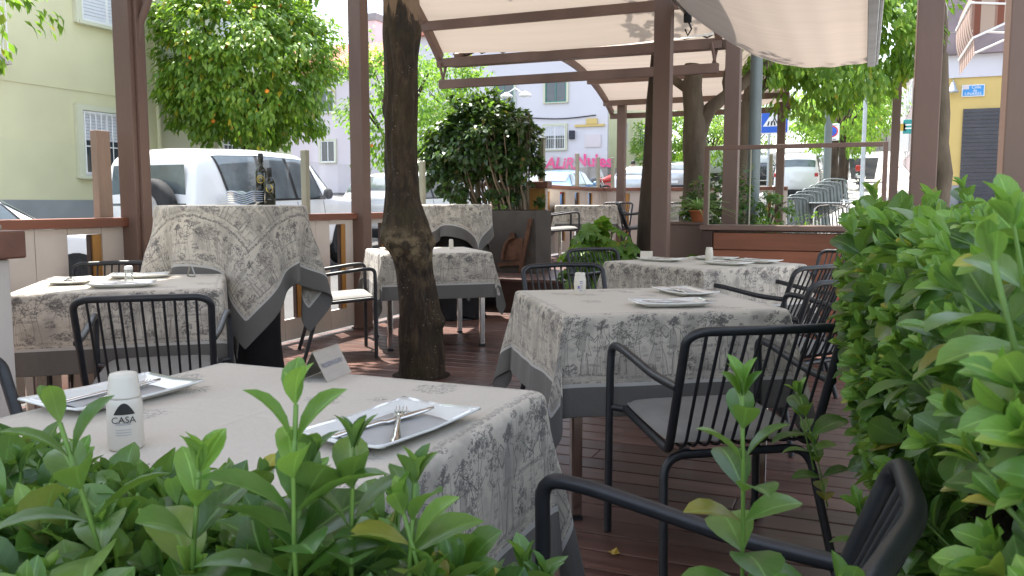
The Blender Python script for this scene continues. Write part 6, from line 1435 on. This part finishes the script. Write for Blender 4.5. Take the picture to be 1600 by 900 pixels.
# ------------------------------------------------------------------ street furniture
def pole(name, label, x, a, r_, z1, m, z0=None, catg='pole'):
    z0 = gz(a) if z0 is None else z0; t = thing(name, label, catg, (x, a, z0)); b = MB(); b.tube([(0, 0, -.05), (0, 0, .4), (0, 0, z1-z0)], [r_*1.1, r_, r_*.85], 16); obj('shaft', b, M[m], t)
    b = MB(); b.lathe([(r_*2, 0), (r_*2, .02), (r_*1.2, .05)], seg=16); obj('base_plate', b, M[m], t); return t
pole('metal_pole', 'thick grey green round pole behind the glass screen', -1.05, 8.9, .066, 3.6, 'pole_grey', .0)
t = pole('street_lamp', 'tall grey lamp pole left of the no parking sign', -.80, 20, .085, 6.5, 'pole_grey', catg='street lamp'); b = MB(); b.tube(rc([(0, 0, 5.9), (0, 0, 6.3), (-1.2, 0, 6.5)], .3, 6), .04, 8); obj('arm', b, M['pole_grey'], t); b = MB(); b.box(-1.7, -1.1, -.12, .12, 6.0-.1+.55, 6.62); obj('lamp_head', b, M['zinc'], t, .03)
t = pole('street_lamp', 'thin light grey lamp post right of the no parking sign', -.10, 27, .065, 4.75, 'zinc', catg='street lamp'); b = MB(); b.lathe([(.05, 0), (.2, .1), (.22, .35), (.1, .5), (.02, .55)], (0, 0, 4.75-gz(27)), 14); obj('lamp_head', b, M['zinc'], t)
# crossing sign
t = thing('crossing_sign', 'blue and white pedestrian crossing sign', 'road sign', (-2.08, 21.5, gz(21.5))); zc = 3.10-gz(21.5); yaw = 0
b = MB(); b.tube([(-.12, .05, 0), (-.12, .05, zc+.3)], .03, 10); obj('post', b, M['zinc'], t)
b = MB(); b.box(-.33, .33, -.02, .02, zc-.32, zc+.32); obj('plate', b, M['white_paint'], t, .02)
b = MB(); b.box(-.30, .30, -.024, -.021, zc-.29, zc+.29); obj('blue_field', b, M['sign_blue'], t, .0)
b = MB(); b.add([(-.27, -.027, zc-.14), (.27, -.027, zc-.14), (0, -.027, zc+.27)], [(0, 1, 2)]); obj('white_triangle', b, M['white_paint'], t)
b = MB()
for k in range(5): b.quad((-.17+k*.08, -.030, zc-.12), (-.13+k*.08, -.030, zc-.12), (-.11+k*.06, -.030, zc-.02), (-.14+k*.06, -.030, zc-.02))
b.tube([(0, -.03, zc+.14), (.0, -.03, zc+.05)], .02, 6); b.lathe([(.001, -.02), (.022, 0), (.001, .02)], (0, -.032, zc+.17), 8); b.tube([(0, -.03, zc+.05), (-.06, -.03, zc-.06)], .012, 5); b.tube([(0, -.03, zc+.05), (.06, -.03, zc-.06)], .012, 5); obj('walking_figure', b, M['black_print'], t)
# no parking sign
t = thing('no_parking_sign', 'square white plate with round blue and red no parking symbol', 'road sign', (-1.0, 27.6, gz(27.6))); zc = 3.25-gz(27.6)
b = MB(); b.tube([(-.12, .05, 0), (-.12, .05, zc)], .035, 10); obj('post', b, M['white_paint'], t)
b = MB(); b.box(-.21, .21, -.02, .02, zc-.25, zc+.25); obj('plate', b, M['white_paint'], t, .02)
for r_, y_, m_ in ((.17, -.024, 'sign_red'), (.135, -.028, 'sign_blue')):
    b = MB(); b.add([(r_*math.cos(2*math.pi*k/28), y_, zc+.02+r_*math.sin(2*math.pi*k/28)) for k in range(28)], [tuple(range(28))]); obj('disc', b, M[m_], t)
b = MB(); b.beam((-.10, -.031, zc+.12), (.10, -.031, zc-.08), .004, .035, 0, (0, 1, 0)); obj('slash', b, M['sign_red'], t)
b = MB(); b.box(-.15, .15, -.026, -.021, zc+.20, zc+.215); b.box(-.12, -.02, -.026, -.021, zc-.225, zc-.205); b.box(.02, .12, -.026, -.021, zc-.225, zc-.205); obj('print_lines', b, M['black_print'], t)
# small fittings on the thin post
t = thing('camera_box', 'small white box fixed beside the thin brown post', 'fitting', (.47, 14.0, 3.12)); b = MB(); b.box(.0, .16, -.06, .06, -.05, .26); obj('housing', b, M['white_paint'], t, .01); b = MB(); b.tube([(-.03, 0, .1), (.02, 0, .1)], .02, 8); obj('bracket', b, M['zinc'], t)
t = thing('flood_light', 'white bulkhead lamp fixed left of the thin brown post', 'lamp', (.24, 13.95, 3.13)); b = MB(); b.lathe([(.02, -.04), (.07, -.02), (.08, .02), (.03, .05)], (0, 0, 0), 14); obj('housing', b, M['white_paint'], t); b = MB(); b.tube([(0, 0, .02), (.09, 0, .02)], .012, 6); obj('bracket', b, M['zinc'], t)
# iron railings and bollards beyond the left pavement
t = thing('iron_railing', 'dark iron railing panel behind the off road car bonnet', 'railing', (-12.2, 20.6, gz(21)+.1)); b = MB()
for k in range(10): b.beam((-.05, k*.16, 0), (-.05, k*.16, 1.5), .02, .02); 
for k in range(6): b.beam((-.05, k*.26, .1), (-.05, k*.26+.25, 1.4), .014, .014); b.beam((-.05, k*.26+.25, .1), (-.05, k*.26, 1.4), .014, .014)
b.beam((-.05, 0, .08), (-.05, 1.5, .08), .03, .03); b.beam((-.05, 0, 1.45), (-.05, 1.5, 1.45), .03, .03); obj('bars', b, M['dark_cloth'], t)
for k, (a, lb) in enumerate([(21.5, 'first white bollard from the left beyond the off road car'), (22.8, 'second white bollard from the left beyond the off road car'), (24.2, 'third white bollard, just left of the fence post'), (25.6, 'fourth white bollard, just right of the fence post'), (27, 'fifth white bollard, beside the knobbly trunk')]):
    t = thing('bollard', lb, 'bollard', (-11.2-k*.1, a, gz(a)-.03), 0, 'white bollards on the left pavement'); b = MB(); b.tube([(0, 0, 0), (0, 0, 1.25)], .045, 12); obj('shaft', b, M['white_paint'], t); b = MB(); b.lathe([(.05, 0), (.055, .04), (.02, .08)], (0, 0, 1.25), 12); obj('cap', b, M['white_paint'], t)

# stacked cafe furniture outside
def cafe_table(label, x, a, z):
    t = thing('cafe_table', label, 'table', (x, a, z), R(8), 'aluminium cafe tables stacked outside'); b = MB(); b.box(-.32, .32, -.32, .32, .70, .72); obj('table_top', b, M['zinc'], t, .006)
    for s in (-1, 1):
        b = MB(); b.tube(rc([(s*.28, -.28, 0), (s*.26, -.26, .66), (s*.02, -.05, .69), (s*.02, .05, .69), (s*.26, .26, .66), (s*.28, .28, 0)], .12, 6), .014, 8); obj('leg', b, M['chrome'], t)
cafe_table('aluminium cafe table at the left of the outdoor row behind the glass', -.55, 15.2, .42); cafe_table('aluminium cafe table in the middle of the outdoor row behind the glass', -.05, 15.6, .46)
cafe_table('aluminium cafe table at the right of the outdoor row near the slim post', .45, 16.2, .48)
def slat_chair(label, x, a, z, tilt):
    t = thing('cafe_chair', label, 'chair', (x, a, z), R(25), 'aluminium slat chairs leaning on the outdoor tables'); t.rotation_euler = (R(tilt), 0, R(25))
    b = MB()
    for k in range(6): b.box(-.19+k*.07, -.15+k*.07, -.01, .01, .46, .86)
    obj('backrest', b, M['dull_alu'], t, .003)
    b = MB()
    for k in range(6): b.box(-.19+k*.07, -.15+k*.07, .03, .42, .43, .445)
    obj('seat', b, M['dull_alu'], t, .003)
    for s in (-1, 1):
        b = MB(); b.tube(rc([(s*.22, .42, 0), (s*.22, .40, .64), (s*.22, .02, .66), (s*.22, -.02, .88), (s*.0, -.02, .90)], .07, 4), .013, 8); b.tube([(s*.22, -.06, 0), (s*.22, .0, .5), (s*.22, .0, .66)], .013, 8); obj('side_frame', b, M['dull_alu'], t)
names = ['first', 'second', 'third', 'fourth', 'fifth', 'sixth', 'seventh']
for k in range(7): slat_chair(names[k]+' from the left of the tilted aluminium chairs behind the glass screen', -1.02+k*.10, 14.9+k*.14, .34+k*.055, -14)
# scooter and bin on the right pavement
t = thing('scooter', 'red and black scooter on the right pavement seen through the glass', 'scooter', (-.25, 42, gz(42)+.12))
b = MB()
for y in (-.6, .6):
    for k in range(1):
        vs = []; 
        for r_, d_ in ((.14, -.05), (.24, -.05), (.26, 0), (.24, .05), (.14, .05)):
            for q in range(20): vs.append((d_, y+r_*math.cos(q*math.pi/10), .26+r_*math.sin(q*math.pi/10)))
        b.add(vs, [(i*20+q, i*20+(q+1) % 20, (i+1)*20+(q+1) % 20, (i+1)*20+q) for i in range(4) for q in range(20)], 0, True)
obj('wheels', b, M['tyre'], t)
b = MB(); b.grid(lambda u, v: ((.20+.04*math.sin(u*math.pi))*math.cos(v*2*math.pi)*(.75+.25*math.sin(u*3.1)), -.75+u*1.0, .52+.22*math.sin(v*2*math.pi)+.06*u), 12, 16); b.box(-.17, .17, -.1, .45, .22, .30); obj('body', b, M['car_dark'], t)
b = MB(); b.tube([(0, .55, .4), (0, .42, .95)], .05, 8); b.tube([(-.33, .38, .98), (.33, .38, .98)], .02, 8); obj('steering_column', b, M['car_dark'], t)
b = MB(); b.box(-.2, .2, -.98, -.62, .80, 1.08); obj('top_box', b, M['car_red'], t, .06); b = MB(); b.box(-.14, .14, -.80, -.78, .50, .64); obj('number_plate', b, M['white_paint'], t)
t = thing('waste_container', 'dark grey waste container beyond the scooter', 'container', (-.15, 47.5, gz(47.5)+.1)); b = MB(); b.add([(-.55, -.5, .15), (.55, -.5, .15), (.55, .5, .15), (-.55, .5, .15), (-.7, -.6, 1.2), (.7, -.6, 1.2), (.7, .6, 1.2), (-.7, .6, 1.2)], [(0, 3, 2, 1), (4, 5, 6, 7), (0, 1, 5, 4), (1, 2, 6, 5), (2, 3, 7, 6), (3, 0, 4, 7)]); obj('bin_body', b, M['car_dark'], t, .03)
b = MB(); b.grid(lambda u, v: (-.72+1.44*u, -.62+1.24*v, 1.21+.25*math.sin(math.pi*v)), 4, 10); obj('lid', b, M['pole_grey'], t)
t = thing('planter_tub', 'lime green panel low among the tree trunks on the right pavement', 'planter', (-1.15, 36.5, gz(36.5)+.1)); b = MB(); b.box(-.35, .35, -.3, .3, .05, .45); b.box(-.35, .35, -.3, .3, .5, .8); obj('box_body', b, M['green_bin'], t, .03)

# motorbikes by the graffiti wall
def motorbike(label, x, a, rz, paint):
    t = thing('motorbike', label, 'motorbike', (x, a, gz(a)), rz, 'motorbikes parked by the graffiti wall')
    for y in (-.68, .68):
        b = MB(); vs = []
        for r_, d_ in ((.22, -.05), (.30, -.05), (.32, 0), (.30, .05), (.22, .05)):
            for q in range(20): vs.append((d_, y+r_*math.cos(q*math.pi/10), .32+r_*math.sin(q*math.pi/10)))
        b.add(vs, [(i*20+q, i*20+(q+1) % 20, (i+1)*20+(q+1) % 20, (i+1)*20+q) for i in range(4) for q in range(20)], 0, True); obj('wheel', b, M['tyre'], t)
    b = MB(); b.tube([(0, -.8, .78), (0, -.3, .74), (0, .05, .86), (0, .35, .80)], [.08, .13, .17, .09], 10); b.box(-.14, .14, -.25, .25, .3, .62); obj('body', b, paint, t)
    b = MB(); b.tube([(0, .68, .32), (0, .42, .95)], .035, 8); b.tube([(-.36, .34, 1.02), (0, .42, .98), (.36, .34, 1.02)], .018, 8); obj('fork', b, M['chrome'], t)
    b = MB(); b.grid(lambda u, v: ((u-.5)*.34, .52-.16*v, .95+.42*v), 6, 6); obj('windshield', b, M['lens'], t)
motorbike('motorbike with pale windshield right of the blue saloon car', -12.0, 39, R(-50), M['car_dark'])
motorbike('red and white motorbike beside the wall near the walking person', -11.6, 40.5, R(-60), M['car_red'])

# walking person
def person(label, x, a, rz, top, bottom, step=.22, hgt=1.64):
    t = thing('person', label, 'person', (x, a, gz(a)+.0), rz)
    k = hgt/1.7; J = {'pel': (0, 0, .92), 'sp': (0, .01, 1.15), 'ch': (0, 0, 1.34), 'nk': (0, .01, 1.47), 'hd': (0, .03, 1.60),
      'shl': (-.17, 0, 1.40), 'ell': (-.22, -.06, 1.13), 'hal': (-.21, .08, .90), 'shr': (.17, 0, 1.40), 'elr': (.22, .02, 1.12), 'har': (.20, .16, .92),
      'hpl': (-.09, 0, .88), 'knl': (-.10, .14, .50), 'anl': (-.10, .10, .09), 'tol': (-.11, .24, .03), 'hpr': (.09, 0, .88), 'knr': (.10, -.04, .48), 'anr': (.10, -.26, .13), 'tor': (.11, -.16, .03)}
    rd = {'pel': .13, 'sp': .12, 'ch': .14, 'nk': .055, 'hd': .095, 'shl': .065, 'ell': .042, 'hal': .035, 'shr': .065, 'elr': .042, 'har': .035, 'hpl': .085, 'knl': .058, 'anl': .04, 'tol': .035, 'hpr': .085, 'knr': .058, 'anr': .04, 'tor': .035}
    E_ = [('pel', 'sp'), ('sp', 'ch'), ('ch', 'nk'), ('nk', 'hd'), ('ch', 'shl'), ('shl', 'ell'), ('ell', 'hal'), ('ch', 'shr'), ('shr', 'elr'), ('elr', 'har'), ('pel', 'hpl'), ('hpl', 'knl'), ('knl', 'anl'), ('anl', 'tol'), ('pel', 'hpr'), ('hpr', 'knr'), ('knr', 'anr'), ('anr', 'tor')]
    ks = list(J); me = bpy.data.meshes.new('body'); me.from_pydata([tuple(c*k for c in J[q]) for q in ks], [(ks.index(p), ks.index(q)) for p, q in E_], [])
    o = bpy.data.objects.new('body', me); C.objects.link(o); o.parent = t; o.modifiers.new('sk', 'SKIN'); s = o.modifiers.new('ss', 'SUBSURF'); s.levels = s.render_levels = 1
    sv = me.skin_vertices[0].data if me.skin_vertices else None
    if sv is None:
        bm = bmesh.new(); bm.from_mesh(me); bm.verts.layers.skin.verify(); bm.to_mesh(me); bm.free(); sv = me.skin_vertices[0].data
    for i, q in enumerate(ks): sv[i].radius = (rd[q]*k, rd[q]*k*.85)
    sv[0].use_root = True
    m, nt, p = new_mat('person_skin_and_clothes'); ob = nt.nodes.new('ShaderNodeTexCoord'); sp = nt.nodes.new('ShaderNodeSeparateXYZ'); nt.links.new(ob.outputs['Object'], sp.inputs[0])
    c = mixc(nt, math_n(nt, 'GREATER_THAN', sp.outputs[2], .90*k), bottom, top); c = mixc(nt, math_n(nt, 'GREATER_THAN', sp.outputs[2], 1.44*k), c, (.42, .25, .18))
    c = mixc(nt, math_n(nt, 'GREATER_THAN', math_n(nt, 'ABSOLUTE', sp.outputs[0]), .215*k), c, (.42, .25, .18)); nt.links.new(c, p.inputs['Base Color']); me.materials.append(m)
    b = MB(); b.grid(lambda u, v: ((.112*math.sin(v*math.pi*.62+.0))*math.cos(u*2*math.pi)*k, (.02+.115*math.sin(v*math.pi*.62)*math.sin(u*2*math.pi)-.03)*k, (1.62+.12*math.cos(v*math.pi*.75))*k), 16, 8); obj('hair', b, M['hair'], t)
person('person with dark hair and a mauve top walking by the graffiti building corner', -10.7, 41.5, R(170), (.30, .21, .24), (.10, .09, .12))
person('person in dark clothes just behind the walker by the building corner', -10.9, 45.5, R(185), (.03, .03, .04), (.04, .04, .06))

# white wall lamp seen above the dark bush
t = thing('wall_lamp', 'white double street lamp above the right of the dark bush', 'street lamp', (-8.6, 21, gz(21))); b = MB(); b.tube([(0, 0, 0), (0, 0, 3.6)], .035, 8); b.tube([(-.25, 0, 3.5), (0, 0, 3.62), (.28, 0, 3.42)], .015, 6); obj('shaft', b, M['zinc'], t)
for s in (-.25, .28): b = MB(); b.lathe([(.03, .08), (.16, .0), (.17, -.05), (.02, -.08)], (s, 0, 3.45), 12); obj('lamp_head', b, M['white_paint'], t)

# ------------------------------------------------------------------ light, sky, camera
SUN_EL = 69; SUN_AZ = 72   # azimuth: degrees measured from +Y towards -X (the sun stands beyond the street, over the left building)
az = R(SUN_AZ-20)
sd = Vector((-math.sin(az)*math.cos(R(SUN_EL)), math.cos(az)*math.cos(R(SUN_EL)), math.sin(R(SUN_EL))))
sl = bpy.data.lights.new('sun', 'SUN'); sl.energy = 4.2; sl.angle = R(.55); sl.color = (1, .95, .87)
so = bpy.data.objects.new('sun', sl); C.objects.link(so); so.rotation_euler = sd.to_track_quat('Z', 'Y').to_euler(); so.location = (-10, 10, 30)
w = bpy.data.worlds.new('World'); bpy.context.scene.world = w; w.use_nodes = True; nt = w.node_tree
sky = nt.nodes.new('ShaderNodeTexSky'); sky.sky_type = 'NISHITA'; sky.sun_disc = False; sky.sun_elevation = R(SUN_EL)
sky.sun_rotation = math.atan2(sd.x, sd.y); sky.air_density = 1.2; sky.dust_density = 1.5
hs = nt.nodes.new('ShaderNodeHueSaturation'); hs.inputs['Saturation'].default_value = .58; nt.links.new(sky.outputs[0], hs.inputs['Color']); nt.links.new(hs.outputs[0], nt.nodes['Background'].inputs[0]); nt.nodes['Background'].inputs[1].default_value = .15

cam = bpy.data.cameras.new('camera'); co = bpy.data.objects.new('camera', cam); C.objects.link(co); bpy.context.scene.camera = co
cam.sensor_width = 36; cam.lens = 1325/1600*36; cam.clip_end = 1500; cam.clip_start = .02
co.location = (0, 0, 1.13); co.rotation_euler = (R(90-5.73), 0, R(22.5))
cam.dof.use_dof = True; cam.dof.focus_distance = 3.0; cam.dof.aperture_fstop = 22
sc = bpy.context.scene; sc.view_settings.view_transform = 'Standard'; sc.view_settings.look = 'None'; sc.view_settings.gamma = 1; sc.view_settings.exposure = 1.9
sc.cycles.max_bounces = 10; sc.cycles.transparent_max_bounces = 16; sc.cycles.use_denoising = True; sc.cycles.diffuse_bounces = 5
